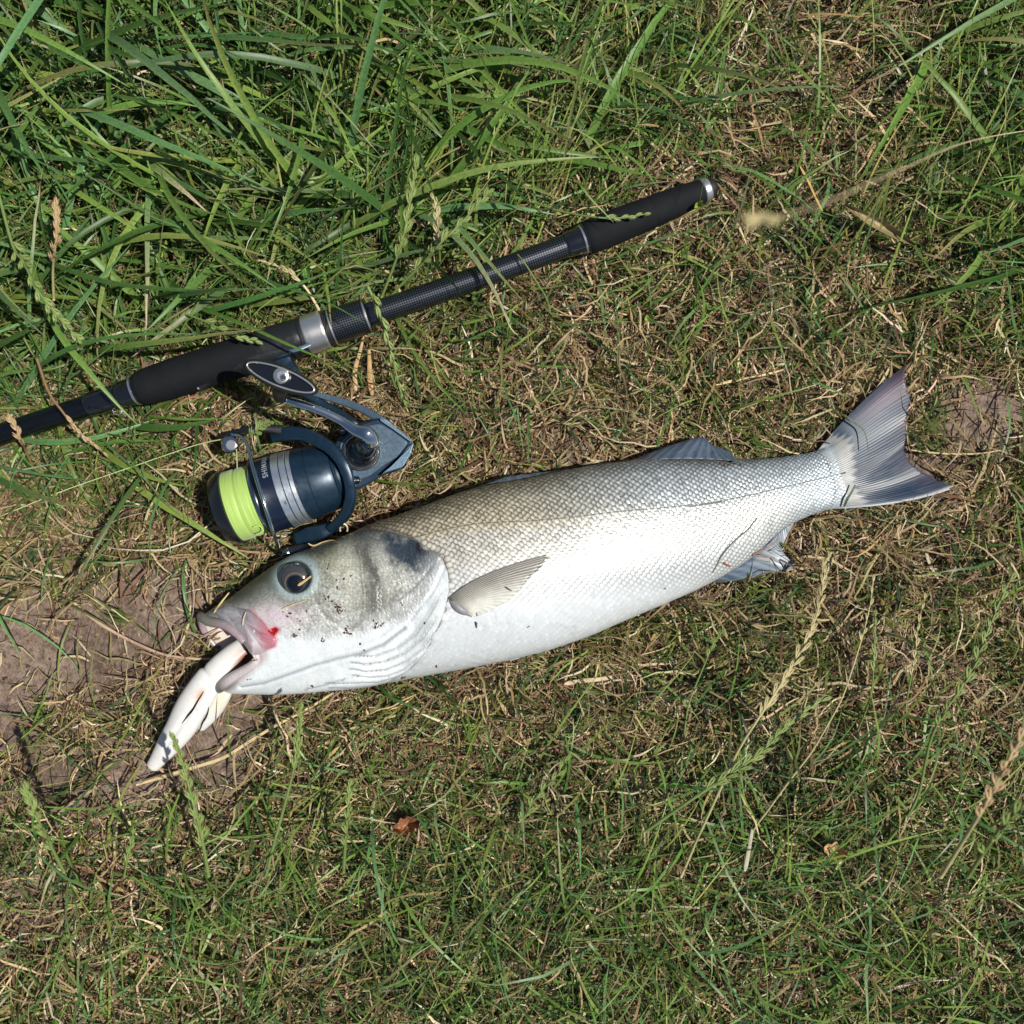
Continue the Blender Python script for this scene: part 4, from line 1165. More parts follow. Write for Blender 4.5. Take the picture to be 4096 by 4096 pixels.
rl = disc('line_roller', z1(385, 838), 36, 0.040, 0.053, M['chrome'], reel, prof=[(0, 0.8), (0.2, 1.0), (0.4, 0.8), (0.6, 1.0), (0.85, 1.0), (1, 0.85)])
disc('roller_screw', z1(392, 843), 21, 0.053, 0.0548, M['silver'], rl)
bw = np.array([z1(*p) for p in [(400, 770), (455, 778), (497, 820), (524, 900), (548, 1000), (590, 1140), (635, 1280), (680, 1420), (712, 1520), (742, 1605)]])
P = catmull(WA(bw[:, 0], bw[:, 1], np.array([0.050, 0.054, 0.058, 0.064, 0.069, 0.072, 0.072, 0.066, 0.052, 0.028])), 70)
tube('bail_wire', P, 0.00135, M['wire'], reel, seg=14)

# gear box
gb = roundpoly([z1(*p) for p in [(1105, 850), (1175, 765), (1285, 695), (1430, 648), (1545, 718), (1674, 820), (1645, 925), (1600, 1005), (1440, 1065), (1345, 1130), (1272, 1158), (1180, 1120)]], 18)
housing = slab('gear_housing', gb, 0.014, 0.056, M['navy'], reel, bev=10)
pl_ = roundpoly([z1(*p) for p in [(1150, 840), (1230, 760), (1330, 712), (1440, 690), (1530, 742), (1638, 822), (1560, 930), (1470, 985), (1360, 1065), (1285, 1090), (1200, 1010)]], 14)
slab('side_plate', pl_, 0.0545, 0.0585, M['slate'], housing, bev=4)
cv = roundpoly([z1(*p) for p in [(1678, 826), (1655, 905), (1600, 1000), (1480, 1035), (1428, 1060), (1520, 985), (1570, 930), (1640, 850)]], 10)
slab('rear_cover', cv, 0.030, 0.0595, M['steel'], housing, bev=3)
cv = roundpoly([z1(*p) for p in [(1440, 650), (1550, 715), (1672, 815), (1655, 822), (1540, 740), (1440, 672)]], 5)
slab('rear_cover', cv, 0.030, 0.0590, M['steel'], housing, bev=2)
for p in [(1274, 1090), (1174, 742)]:
    sc_ = disc('screw', z1(*p), 17, 0.050, 0.0598, M['gloss'], housing, prof=[(0, 1), (0.9, 1), (1, 0.85), (0.95, 0.6)])
    slot = np.array(z1(*p))
    slab('screw_slot', [slot + (-8, -2), slot + (8, -2), slot + (8, 2), slot + (-8, 2)], 0.0594, 0.0603, M['silver'], sc_, bev=0.5)
# stem and foot
sweep('stem', [(960, 480), (1090, 515), (1220, 555), (1340, 605), (1450, 672), (1520, 720)], [30, 46, 50, 52, 60, 60], [60, 60, 70, 80, 90, 60], [0.044, 0.044, 0.045, 0.047, 0.050, 0.050], 'slate', reel)
sweep('stem', [(930, 490), (1040, 560), (1140, 615), (1250, 690), (1300, 730)], [60, 62, 60, 60, 50], [60, 60, 70, 80, 60], [0.040, 0.041, 0.042, 0.046, 0.046], 'navy', reel)
sweep('stem', [(745, 215), (790, 280), (850, 370), (940, 470), (1010, 520)], [130, 90, 100, 100, 70], [60, 60, 70, 70, 50], [0.038, 0.038, 0.039, 0.041, 0.042], 'navy', reel)
sweep('foot', [(560, 252), (650, 232), (750, 205), (850, 165), (950, 118)], [26, 44, 56, 62, 66], [30, 50, 60, 60, 44], [0.038, 0.040, 0.041, 0.041, 0.039], 'navy', reel)
sweep('foot_blade', [(800, 190), (880, 165), (950, 135)], [24, 30, 26], [14, 14, 10], [0.0465, 0.0468, 0.0455], 'slate', reel, power=0.6)
# handle
hub = disc('handle_hub', z1(1306, 893), 76, 0.0585, 0.0606, M['rubber'], reel, prof=[(0, 1), (0.8, 1), (1, 0.97)])
for rr, zt_, mt in [(71, 0.0612, 'wire'), (68.5, 0.0616, 'rubber'), (60, 0.0624, 'gun'), (57, 0.0632, 'gloss')]:
    disc('hub_ring', z1(1306, 893), rr, 0.0600, zt_, M[mt], hub, prof=[(0, 1), (0.85, 1), (1, 0.985)], seg=56)
disc('hub_barrel', z1(1312, 892), 54, 0.0625, 0.086, M['gloss'], hub, c2=z1(1350, 815), seg=48, prof=[(0, 1), (0.12, 1), (0.16, 0.9), (0.5, 0.84), (0.8, 0.8), (0.85, 0.72), (1, 0.62)])
hp = [(1348, 850), (1385, 812), (1345, 765), (1270, 740), (1180, 680), (1080, 628), (960, 580), (860, 548), (790, 528)]
hpw = np.array([z1(*p) for p in hp])
hz = np.array([0.084, 0.092, 0.0955, 0.0955, 0.096, 0.098, 0.100, 0.101, 0.100])
P = catmull(WA(hpw[:, 0], hpw[:, 1], hz), 90)
R = np.interp(np.linspace(0, 1, 90), np.linspace(0, 1, 9), [36, 46, 50, 36, 27, 25, 25, 26, 24]) / 1.756 * S
tube('handle_arm', P, R, M['chrome'], reel, seg=28, R2=R * 0.8, power=0.85)
sh_ = disc('knob_shaft', z1(745, 500), 34, 0.094, 0.110, M['rubber'], reel, c2=z1(748, 400), prof=[(0, 0.8), (0.1, 1), (0.7, 1), (1, 0.8)])
kc = np.array([742.0, 368.0]); ku = np.array([0.932, 0.362]); kv = np.array([-0.362, 0.932])
def almond(L, Wd, n=72, p=1.35):
    t = np.linspace(0, 2 * math.pi, n, endpoint=False)
    e_ = np.abs(np.cos(t)) ** 0.75
    u = np.sign(np.cos(t)) * e_ * L
    v = np.sign(np.sin(t)) * np.abs(np.sin(t)) ** p * Wd
    v = np.sign(np.sin(t)) * Wd * (1 - 0.66 * e_ ** 2) * (1 - np.minimum(e_, 1) ** 14) ** 0.5
    q = kc + u[:, None] * ku + v[:, None] * kv
    return np.array([z1(*k) for k in q])
def kr(L, Wd, z): 
    q = almond(L, Wd); return WA(q[:, 0], q[:, 1], z)
knob = loft('handle_knob', [kr(230, 40, 0.1040), kr(262, 66, 0.1062), kr(282, 86, 0.1105), kr(284, 90, 0.1145), kr(276, 84, 0.1180), kr(258, 70, 0.1196), kr(252, 64, 0.1194), kr(248, 60, 0.1165)], M['rubber'], reel)
rim_in = almond(252, 63); pr = WA(rim_in[:, 0], rim_in[:, 1], 0.1200)
V, F, uv = tube_geo(np.vstack([pr, pr[:2]]), 0.0006, 8, caps=False)
build('knob_trim', V, F, M['silver'], knob)
ki = almond(246, 57)
slab('knob_inlay', ki, 0.1150, 0.1172, M['gloss'], knob, bev=2)
disc('knob_rivet', z1(745, 355), 34, 0.1168, 0.1212, M['silver'], knob, prof=[(0, 1), (0.6, 1), (0.85, 0.85), (1, 0.5)])
disc('knob_rivet_cap', z1(760, 368), 16, 0.1195, 0.1222, M['chrome'], knob, prof=[(0, 1), (0.6, 0.9), (1, 0.5)])

# printed lettering wrapped on the spool skirt
def wrap_text(name, txt, size, s0, phi0, mat, parent, spacing=1.0, r_px=265.3, flip=1):
    cu = bpy.data.curves.new('lettering', 'FONT'); cu.body = txt; cu.size = size; cu.extrude = 0.00001; cu.space_character = spacing
    cu.offset = size * 0.018
    ob = bpy.data.objects.new('lettering', cu); col.objects.link(ob)
    dg = bpy.context.evaluated_depsgraph_get(); dg.update()
    me = bpy.data.meshes.new_from_object(ob.evaluated_get(dg))
    bpy.data.objects.remove(ob)
    v = np.zeros(len(me.vertices) * 3); me.vertices.foreach_get('co', v); v = v.reshape(-1, 3)
    m = S / 1.756 * (H - ZS) / H
    c = W(*z1(*C0), ZS); ad = np.array([axd[0], -axd[1], 0.0])
    vv = np.array([-ad[1], ad[0], 0]); w = np.array([0, 0, 1.0])
    # text x runs round the barrel upward in the picture, text y points to the spool lip
    phi = phi0 + v[:, 0] / (r_px * m)
    s_ = s0 * m - v[:, 1]
    R = r_px * m + v[:, 2]
    q = c + ad * s_[:, None] + (vv[None] * np.sin(phi)[:, None] + w[None] * np.cos(phi)[:, None]) * R[:, None]
    F = [list(p.vertices) for p in me.polygons]
    return build(name, q, F, M[mat], parent, smooth=False)
wrap_text('lettering', 'SHIMANO', 0.0054, 374, math.radians(22), 'print', spool, spacing=1.12)
wrap_text('lettering', '80', 0.0022, 440, math.radians(-25), 'printd', spool, r_px=267.2)

# line from the roller to the left edge, and the leader running from the lure
pts = np.array([z1(345, 800), zu(1010, 1005), zu(700, 1110), zu(300, 1250), (0, 2065), (-200, 2130)])
P = catmull(WA(pts[:, 0], pts[:, 1], np.array([0.047, 0.040, 0.030, 0.024, 0.022, 0.02])), 60)
o = tube('fishing_line', P, 0.00042, M['mono'], seg=6); tag(o, 'thin pale yellow line running left from the bail of the reel', 'fishing line')
pts = np.array([z1(430, 850), z1(434, 920), z1(437, 1010)])
P = catmull(WA(pts[:, 0], pts[:, 1], np.array([0.050, 0.055, 0.058])), 20)
o = tube('line_end', P, 0.00035, M['mono'], reel, seg=6)
pts = np.array([zq(165, 1710), zq(110, 1790), zl(660, 1215), zl(480, 1235), zl(200, 1255), (0, 3172), (-200, 3180)])
P = catmull(WA(pts[:, 0], pts[:, 1], np.array([0.012, 0.010, 0.011, 0.010, 0.008, 0.008, 0.008])), 60)
o = tube('leader_line', P, 0.0003, M['leader'], seg=6); tag(o, 'clear leader line lying on the soil from the tip of the lure', 'fishing line')
t = np.linspace(-0.4, math.pi + 0.4, 24); lx, ly = z1(1185, 1432)
P = WA(lx + 15 * np.cos(t), ly - 20 * np.sin(t), 0.034 + 0.006 * np.sin(t))
o = tube('line_loop', P, 0.0006, plain('pale_loop', (0.7, 0.66, 0.5), 0.5), seg=8); tag(o, 'small pale curled loop of straw beside the reel above the fish head', 'straw loop')
# loose lime thread on the spool
pts = np.array([z1(*p) for p in [(545, 1420), (580, 1412), (605, 1430), (608, 1450), (585, 1465), (560, 1470)]])
P = catmull(WA(pts[:, 0], pts[:, 1], 0.0585 + 0 * pts[:, 0]), 30); P[:, 2] = np.linspace(0.0560, 0.0530, 30)
tube('loose_thread', P, 0.0004, plain('lime_thread', (0.42, 0.62, 0.10), 0.6), reel, seg=6)

# ------------------------------------------------------------------ grass
fish_poly = [tuple(p) for p in DOR[::6]] + [(3400, 1700), (3640, 1445), (3610, 1770), (3830, 1945), (3400, 2030)] + [tuple(p) for p in VEN[::-6]] + [tuple(p) for p in near_gape[::-1]]
rod_line = [(x, float(np.polyval(rc, x))) for x in np.linspace(-260, 2870, 14)]
arm_lines = [([z1(700, 770), z1(950, 790), z1(1150, 920), z1(1230, 1100), z1(1200, 1340), z1(1050, 1440), z1(760, 1600)], 34), ([z1(330, 790), z1(700, 740)], 20),
             ([z1(600, 240), z1(820, 330), z1(1050, 520), z1(1400, 660)], 50), ([z1(480, 300), z1(1010, 450)], 46)]
spool_poly = [z1(250, 1060), z1(1150, 830), z1(1250, 1250), z1(470, 1530)]
gear_poly = [tuple(p) for p in gb]
lure_line = [zq(1390, 130), zq(960, 500), zq(700, 900), zq(170, 1690)]
def blocked(px, py, z):
    """True where a blade point would stand inside (or sprout through) one of the things"""
    bad = np.zeros(px.shape, bool)
    def chk(mask_idx, dfun, lim):
        pass
    m = (px > 700) & (px < 3900) & (py > 1350) & (py < 2860)
    x, y, zz_ = px[m], py[m], z[m]
    sd_ = sdpoly(x, y, fish_poly)
    r = ((sd_ < -26) & (zz_ > 0.003)) | ((sd_ < 0) & (zz_ > 0.013)) | ((sd_ < 8) & (zz_ > 0.035))
    r |= (sdpoly(x, y, spool_poly) < 4) & (zz_ > 0.009)
    r |= (sdpoly(x, y, gear_poly) < 4) & (zz_ > 0.012)
    bad[m] |= r
    m = (py > 500) & (py < 1950)
    x, y, zz_ = px[m], py[m], z[m]
    d, _, _ = pdist(x, y, rod_line)
    rr = np.interp(x, [-260, 540, 560, 1500, 1510, 2300, 2350, 2870], [46, 54, 84, 82, 58, 58, 80, 56])
    bad[m] |= (d < rr) & (zz_ > 0.014) & (zz_ < 0.052)
    m = (px > 850) & (px < 1750) & (py > 1350) & (py < 2260)
    x, y, zz_ = px[m], py[m], z[m]
    r = np.zeros(x.shape, bool)
    for pl, w in arm_lines:
        d, _, _ = pdist(x, y, pl); r |= (d < w) & (zz_ > 0.020)
    bad[m] |= r
    m = (px > 520) & (px < 1100) & (py > 2500) & (py < 3150)
    x, y, zz_ = px[m], py[m], z[m]
    d, _, t = pdist(x, y, lure_line); bad[m] |= (d < 62 - 30 * t) & (zz_ > 0.008)
    return bad

def topx(x, y, z):
    f = H / (H - z); return x * f / S + 2048, 2048 - y * f / S

# regional maps (functions of the root position in photo pixels)
rod_y = lambda x: np.polyval(rc, np.clip(x, -300, 2900))
def lush(px, py):
    """long dark green grass of the upper left"""
    d = rod_y(px) - py
    v = sst(d, -250, 120) * (1 - sst(px, 1500, 2350))
    v = np.maximum(v, sst(1950 - py, -150, 300) * (1 - sst(px, 500, 1000)))
    v = np.maximum(v, 0.6 * (1 - sst(py, 600, 1000)) * (1 - sst(px, 2300, 3200)))
    v = np.maximum(v, 0.75 * sst(px, 3500, 4000) * (1 - sst(py, 900, 1500)))
    return v
def bare(px, py):
    n = fbm(px / 260 + 9, py / 260 + 4, 80, 4) - 0.5
    v = np.zeros(px.shape)
    for cx, cy, rx, ry, am in [(130, 2820, 680, 620, 1.0), (640, 2440, 460, 210, 0.85), (420, 3120, 380, 260, 0.7), (950, 2960, 260, 300, 0.9), (3950, 1680, 320, 240, 0.85), (3650, 1900, 180, 160, 0.6),
                             (2250, 1790, 190, 110, 0.6), (2350, 2720, 260, 90, 0.6), (1250, 3050, 260, 150, 0.45), (3500, 2620, 240, 220, 0.5), (3080, 1750, 140, 80, 0.5), (-100, 3500, 500, 500, .6), (3900, 2950, 200, 160, .4)]:
        q = np.hypot((px - cx) / rx, (py - cy) / ry)
        v = np.maximum(v, am * (1 - sst(q + n * 0.9, 0.55, 1.15)))
    for cx, cy, r_ in [(270, 2840, 95), (520, 2850, 90), (600, 2700, 60), (330, 2960, 80), (60, 3050, 70), (700, 2780, 60)]:
        v = v * (1 - 0.85 * np.exp(-((px - cx) ** 2 + (py - cy) ** 2) / r_ ** 2))
    return v
def greenness(px, py):
    n = fbm(px / 230 + 30, py / 230 + 70, 90, 4)
    n2 = fbm(px / 70 + 3, py / 70 + 7, 95, 3)
    g_ = 0.35 + 0.85 * (n - 0.5) * 2 + 1.3 * (n2 - 0.5)
    g_ = g_ + 0.85 * lush(px, py)
    g_ = g_ + 0.28 * sst(py, 2650, 3200) * sst(px, 900, 1700)
    g_ = g_ + 0.15 * sst(px, 2600, 3600) * (1 - sst(py, 900, 1700))
    return np.clip(g_, 0.03, 0.97)

HALF = 0.475
def roots(n, dens):
    x = rng.uniform(-HALF, HALF, n); y = rng.uniform(-HALF, HALF, n)
    px, py = topx(x, y, 0.0)
    k = rng.random(n) < dens(px, py)
    return x[k], y[k], px[k], py[k]

def blades(name, x, y, L, wid, phi, e0, e1, curl, colr, mat, seg=6, crease=False, z0=0.0, tipc=None, rootc=None, zcap=None, straight=0.0):
    n = len(x)
    t = np.linspace(0, 1, seg + 1)
    el = e0[:, None] + (e1 - e0)[:, None] * t[None] ** 1.2
    ph = phi[:, None] + curl[:, None] * (t[None] - 0.3) + (rng.normal(0, 0.16, (n, seg + 1)) * (1 - straight))
    st = (L / seg)[:, None]
    dx = np.cos(el) * np.cos(ph) * st; dy = np.cos(el) * np.sin(ph) * st; dz = np.sin(el) * st
    X = x[:, None] + np.c_[np.zeros(n), np.cumsum(dx[:, :-1], 1)]
    Y = y[:, None] + np.c_[np.zeros(n), np.cumsum(dy[:, :-1], 1)]
    Z = terrain(x, y)[:, None] + (z0 if np.isscalar(z0) else z0[:, None]) + np.c_[np.zeros(n), np.cumsum(dz[:, :-1], 1)]
    Z = np.maximum(Z, terrain(X, Y) + 0.0006 + 0.0006 * rng.random((n, 1)))
    if zcap is not None: Z = np.minimum(Z, zcap)
    px, py = topx(X, Y, Z)
    ok = ~blocked(px, py, Z).any(1)
    X, Y, Z, ph, el, wid, colr = X[ok], Y[ok], Z[ok], ph[ok], el[ok], wid[ok], colr[ok]
    tipc_ = tipc[ok] if tipc is not None else None
    n = len(X)
    roll = rng.normal(0, 0.55, n)[:, None] + rng.normal(0, 0.5, n)[:, None] * t[None]
    W_ = wid[:, None] * np.array([0.75 + 0.25 * min(1, q * 4) for q in t])[None] * (1 - np.clip((t[None] - 0.45) / 0.55, 0, 1) ** 1.6 * 0.92) * 0.5
    sx = -np.sin(ph) * np.cos(roll); sy = np.cos(ph) * np.cos(roll); sz_ = np.sin(roll)
    k = 3 if crease else 2
    V = np.zeros((n, seg + 1, k, 3))
    offs = [-1, 1] if k == 2 else [-1, 0, 1]
    for q, of in enumerate(offs):
        V[:, :, q, 0] = X + sx * W_ * of; V[:, :, q, 1] = Y + sy * W_ * of; V[:, :, q, 2] = Z + sz_ * W_ * of - (0.35 * W_ if (k == 3 and of == 0) else 0)
    base = (np.arange(n) * (seg + 1) * k)[:, None, None]
    i = np.arange(seg)[None, :, None]; j = np.arange(k - 1)[None, None]
    a0 = base + i * k + j
    F = np.stack([a0, a0 + 1, a0 + k + 1, a0 + k], -1).reshape(-1, 4)
    cc = colr[:, None, :] * (1 + 0 * t)[None, :, None]
    if tipc_ is not None:
        cc = cc * (1 - (t ** 3)[None, :, None]) + tipc_[:, None, :] * (t ** 3)[None, :, None]
    if rootc is not None:
        rt = np.clip(1 - t * 4, 0, 1)[None, :, None]
        cc = cc * (1 - rt) + rootc * rt
    cc = np.repeat(cc[:, :, None, :], k, 2)
    if k == 3: cc[:, :, 1] *= 0.88
    o = build(name, V.reshape(-1, 3), F, M[mat], cols=np.clip(cc.reshape(-1, 3), 0, 1), org=np.zeros(3))
    print(name, n)
    return o

def pick(pal, n, w=None):
    pal = np.array([lin(p) for p in pal]); k = rng.choice(len(pal), n, p=w)
    c_ = pal[k] * (1 + rng.normal(0, 0.14, (n, 1))) * (1 + rng.normal(0, 0.05, (n, 3)))
    return np.clip(c_, 0.01, 0.9)
STRAW = [(168, 147, 112), (144, 124, 86), (188, 170, 136), (122, 95, 72), (88, 67, 51), (136, 130, 82), (204, 190, 160)]
SW = [0.19, 0.21, 0.10, 0.21, 0.15, 0.10, 0.04]
GREEN = [(70, 96, 44), (86, 110, 50), (62, 90, 58), (108, 120, 60), (46, 72, 38), (122, 128, 66)]
LUSH = [(92, 126, 56), (110, 144, 66), (78, 114, 60), (126, 150, 72), (66, 96, 42), (100, 136, 84)]

# 1 dead thatch, flat and fine
x, y, px, py = roots(100000, lambda px, py: (1 - bare(px, py)) ** 1.6 * (1 - 0.55 * lush(px, py)) + 0.03)
n = len(x)
o = blades('dead_thatch', x, y, rng.uniform(0.008, 0.030, n), rng.uniform(0.0005, 0.0014, n), rng.uniform(0, 2 * math.pi, n), rng.normal(0.25, 0.35, n), rng.normal(0.0, 0.45, n),
           rng.normal(0, 1.1, n), pick(STRAW, n, SW), 'straw', seg=4, z0=rng.uniform(0.0, 0.007, n), zcap=0.018)
tag(o, 'fine dead straw matted over the soil', 'dead grass', kind='stuff')
# 2 longer straw stems on top
x, y, px, py = roots(30000, lambda px, py: (1 - bare(px, py)) * (1.05 - greenness(px, py)) * 1.1 + 0.06)
n = len(x)
o = blades('dry_straw', x, y, rng.gamma(5, 0.0055, n) + 0.010, rng.uniform(0.0007, 0.0020, n), rng.uniform(0, 2 * math.pi, n), rng.normal(0.5, 0.35, n), rng.normal(-0.15, 0.4, n),
           rng.normal(0, 0.8, n), pick(STRAW, n, SW), 'straw', seg=6, z0=rng.uniform(0.001, 0.009, n), zcap=0.030)
tag(o, 'longer pale straw stems lying over the turf', 'dry straw', kind='stuff')
# 3 short green turf in tufts
tx, ty, tpx, tpy = roots(11500, lambda px, py: (1 - bare(px, py)) * greenness(px, py) ** 1.0 + 0.004)
k = rng.integers(5, 12, len(tx)); idx = np.repeat(np.arange(len(tx)), k)
n = len(idx); x = tx[idx] + rng.normal(0, 0.0035, n); y = ty[idx] + rng.normal(0, 0.0035, n)
pal = pick(GREEN, len(tx))[idx] * (1 + rng.normal(0, 0.12, (n, 1)))
o = blades('green_turf', x, y, rng.gamma(6, 0.0038, n) + 0.006, rng.uniform(0.0009, 0.0022, n), rng.uniform(0, 2 * math.pi, len(tx))[idx] + rng.normal(0, 0.95, n), rng.normal(0.95, 0.3, n), rng.normal(0.15, 0.4, n),
           rng.normal(0, 0.6, n), np.clip(pal, 0.01, 0.8), 'grass', seg=5, tipc=np.where(rng.random((n, 1)) < 0.45, pick(STRAW, n, SW), pal), rootc=lin((150, 138, 90)), straight=0.4)
tag(o, 'short green turf grass growing in tufts', 'grass', kind='stuff')
# 4 medium green in the upper half and the bottom edge
x, y, px, py = roots(26000, lambda px, py: (1 - bare(px, py)) * np.clip(0.08 + 0.75 * lush(px, py) + 0.45 * sst(py, 2700, 3300) + 0.15 * (py < 1500), 0, 1) * 0.75)
n = len(x); pal = pick(LUSH, n)
o = blades('green_grass', x, y, rng.gamma(7, 0.0075, n) + 0.012, rng.uniform(0.0010, 0.0024, n), rng.normal(-0.2, 1.6, n), rng.normal(0.85, 0.25, n), rng.normal(-0.2, 0.35, n),
           rng.normal(0, 0.5, n), pal, 'grass', seg=7, tipc=np.where(rng.random((n, 1)) < 0.25, pick(STRAW, n, SW), pal), straight=0.7)
tag(o, 'medium length green grass bending over the turf', 'grass', kind='stuff')
# 5 long broad blades of the upper left
x, y, px, py = roots(6200, lambda px, py: lush(px, py) ** 2 * 0.62)
n = len(x); pal = pick(LUSH, n)
phi = np.where(rng.random(n) < 0.55, rng.normal(-0.45, 0.45, n), rng.uniform(0, 2 * math.pi, n))
o = blades('long_grass', x, y, rng.gamma(9, 0.0125, n) + 0.02, rng.uniform(0.0026, 0.0060, n), phi, rng.normal(0.75, 0.2, n), rng.normal(-0.45, 0.3, n),
           rng.normal(0, 0.45, n), pal, 'grass', seg=12, crease=True, tipc=np.where(rng.random((n, 1)) < 0.3, pick(STRAW, n, SW), pal), straight=0.85)
tag(o, 'long broad green grass blades arching over each other beside the rod', 'grass', kind='stuff')
# 5b thin upright stems of the upper middle, leaning up to the right
def mid_top(px, py):
    return 0.9 * sst(px, 900, 1500) * (1 - sst(px, 2500, 2900)) * (1 - sst(py, 1050, 1350)) + 0.35 * sst(px, 2900, 3500) * (1 - sst(py, 900, 1400)) + 0.12 * sst(py, 2800, 3200)
x, y, px, py = roots(5200, mid_top)
n = len(x); pal = pick([(128, 150, 66), (142, 160, 80), (108, 136, 60), (160, 160, 96)], n)
o = blades('thin_stems', x, y, rng.gamma(9, 0.008, n) + 0.02, rng.uniform(0.0009, 0.0018, n), rng.normal(1.1, 0.45, n), rng.normal(0.8, 0.2, n), rng.normal(0.0, 0.25, n),
           rng.normal(0, 0.25, n), pal, 'grass', seg=9, tipc=np.where(rng.random((n, 1)) < 0.3, pick(STRAW, n, SW), pal), straight=0.92)
tag(o, 'thin light green stems leaning up to the right above the rod', 'grass', kind='stuff')
# 6 crumbs and bits on the bare soil
n = 9000
x = rng.uniform(-HALF, HALF, n); y = rng.uniform(-HALF, HALF, n); px, py = topx(x, y, 0.0)
kk = (rng.random(n) < 0.15 + 0.85 * bare(px, py)) & ~blocked(px, py, 0.004 + 0 * x)
x, y = x[kk], y[kk]; n = len(x)
sz_ = rng.gamma(2.0, 0.00045, n) + 0.0003
cube = np.array([[a_, b_, c_] for a_ in (-1, 1) for b_ in (-1, 1) for c_ in (-1, 1)], float) * 0.6
V = np.stack([x, y, terrain(x, y) + sz_ * 0.2], -1)[:, None] + (cube[None] + rng.normal(0, 0.25, (n, 8, 3))) * sz_[:, None, None]
FQ = np.array([[0, 1, 3, 2], [4, 6, 7, 5], [0, 4, 5, 1], [2, 3, 7, 6], [0, 2, 6, 4], [1, 5, 7, 3]])
F = (FQ[None] + (np.arange(n) * 8)[:, None, None]).reshape(-1, 4)
cc = np.repeat(pick([(120, 92, 76), (96, 72, 58), (150, 120, 102), (70, 52, 42), (170, 148, 128)], n)[:, None], 8, 1).reshape(-1, 3)
o = build('soil_grit', V.reshape(-1, 3), F, vcol('grit', rough=0.95, var=0.2), cols=cc, smooth=False, org=np.zeros(3))
tag(o, 'loose grit and crumbs of soil on the bare patches', 'grit', kind='stuff')

# ------------------------------------------------------------------ single stalks, straws and leaves
M['g_stem'] = plain('green_stalk', tuple(lin((104, 124, 66))), 0.5, var=0.3, vscale=120)
M['y_stem'] = plain('straw_stalk', tuple(lin((164, 156, 110))), 0.55, var=0.3, vscale=120)
M['p_stem'] = plain('pale_stem', tuple(lin((204, 186, 148))), 0.6, var=0.25, vscale=150)
M['b_stem'] = plain('brown_stem', tuple(lin((120, 92, 62))), 0.6, var=0.3, vscale=150)
M['g_seed'] = plain('green_spikelet', tuple(lin((124, 140, 78))), 0.55, var=0.35, vscale=300)
M['y_seed'] = plain('straw_spikelet', tuple(lin((176, 164, 120))), 0.6, var=0.3, vscale=300)
M['r_seed'] = plain('tan_spikelet', tuple(lin((172, 146, 108))), 0.6, var=0.3, vscale=300)

def spikelet_mesh(mat):
    """a few pointed overlapping husks, 1 unit long along +X"""
    g_ = []
    for q, (off, ang, ln, tz) in enumerate([(0, 0.0, 1.0, 0), (0.06, 0.30, 0.78, 0.06), (0.06, -0.30, 0.78, -0.05), (0.22, 0.20, 0.72, -0.04), (0.24, -0.18, 0.70, 0.06)]):
        pts = []
        for u, r_ in [(0, 0.02), (0.22, 0.085), (0.55, 0.095), (1.0, 0.004)]:
            for t in (0, math.pi / 2, math.pi, 1.5 * math.pi):
                xx = off + u * ln * math.cos(ang); yy = u * ln * math.sin(ang) * (1 - 0.35 * u) + r_ * math.cos(t); zz_ = r_ * 0.8 * math.sin(t) + tz
                pts.append((xx, yy, zz_))
        F = [[i * 4 + j, i * 4 + (j + 1) % 4, (i + 1) * 4 + (j + 1) % 4, (i + 1) * 4 + j] for i in range(3) for j in range(4)]
        g_.append((np.array(pts), F))
    V, F = join_geo(g_)
    me = bpy.data.meshes.new('spikelet'); me.from_pydata([tuple(v) for v in V], [], F)
    me.polygons.foreach_set('use_smooth', np.ones(len(me.polygons), bool))
    me.materials.append(mat); me.validate()
    return me
SPK = {k_: spikelet_mesh(M[k_]) for k_ in ('g_seed', 'y_seed', 'r_seed')}

def stalk(label, pts, zs, r, stem, seed=None, frm=0.5, nsp=14, ln=0.012, spread=0.45, group='tall seeding grass stalks', name='grass_stalk', fat=1.0):
    pts = np.array(pts, float)
    zz_ = np.interp(np.linspace(0, 1, len(pts)), np.linspace(0, 1, len(zs)), zs)
    P = catmull(WA(pts[:, 0], pts[:, 1], zz_), 50)
    rt = empty(name, (P[0][0], P[0][1], 0.0), label, 'grass stalk', group)
    tube('stem', P, np.linspace(r, r * 0.45, 50), M[stem], rt, seg=7)
    if seed:
        T, A, B = frames(P)
        for q in range(nsp):
            e = frm + (1 - frm) * (q + 0.5) / nsp
            k_ = min(48, int(e * 49))
            o = bpy.data.objects.new('spikelet', SPK[seed]); col.objects.link(o)
            side = 1 if q % 2 else -1
            ang = spread * side * (1.05 - 0.5 * (q / nsp)) * random.uniform(0.7, 1.25)
            d = T[k_] * math.cos(ang) + A[k_] * math.sin(ang) + B[k_] * random.uniform(-0.2, 0.3)
            d /= np.linalg.norm(d)
            yv = np.cross(B[k_], d); yv /= np.linalg.norm(yv); zv = np.cross(d, yv)
            s_ = ln * random.uniform(0.85, 1.15) * (1.0 - 0.35 * (q / nsp))
            Mx = Matrix(((d[0], yv[0], zv[0]), (d[1], yv[1], zv[1]), (d[2], yv[2], zv[2]))).to_4x4() @ Matrix.Diagonal((s_, s_ * fat, s_ * fat, 1))
            o.parent = rt; Mx.translation = Vector(P[k_] - ORG[rt.name]); o.matrix_local = Mx
    return rt

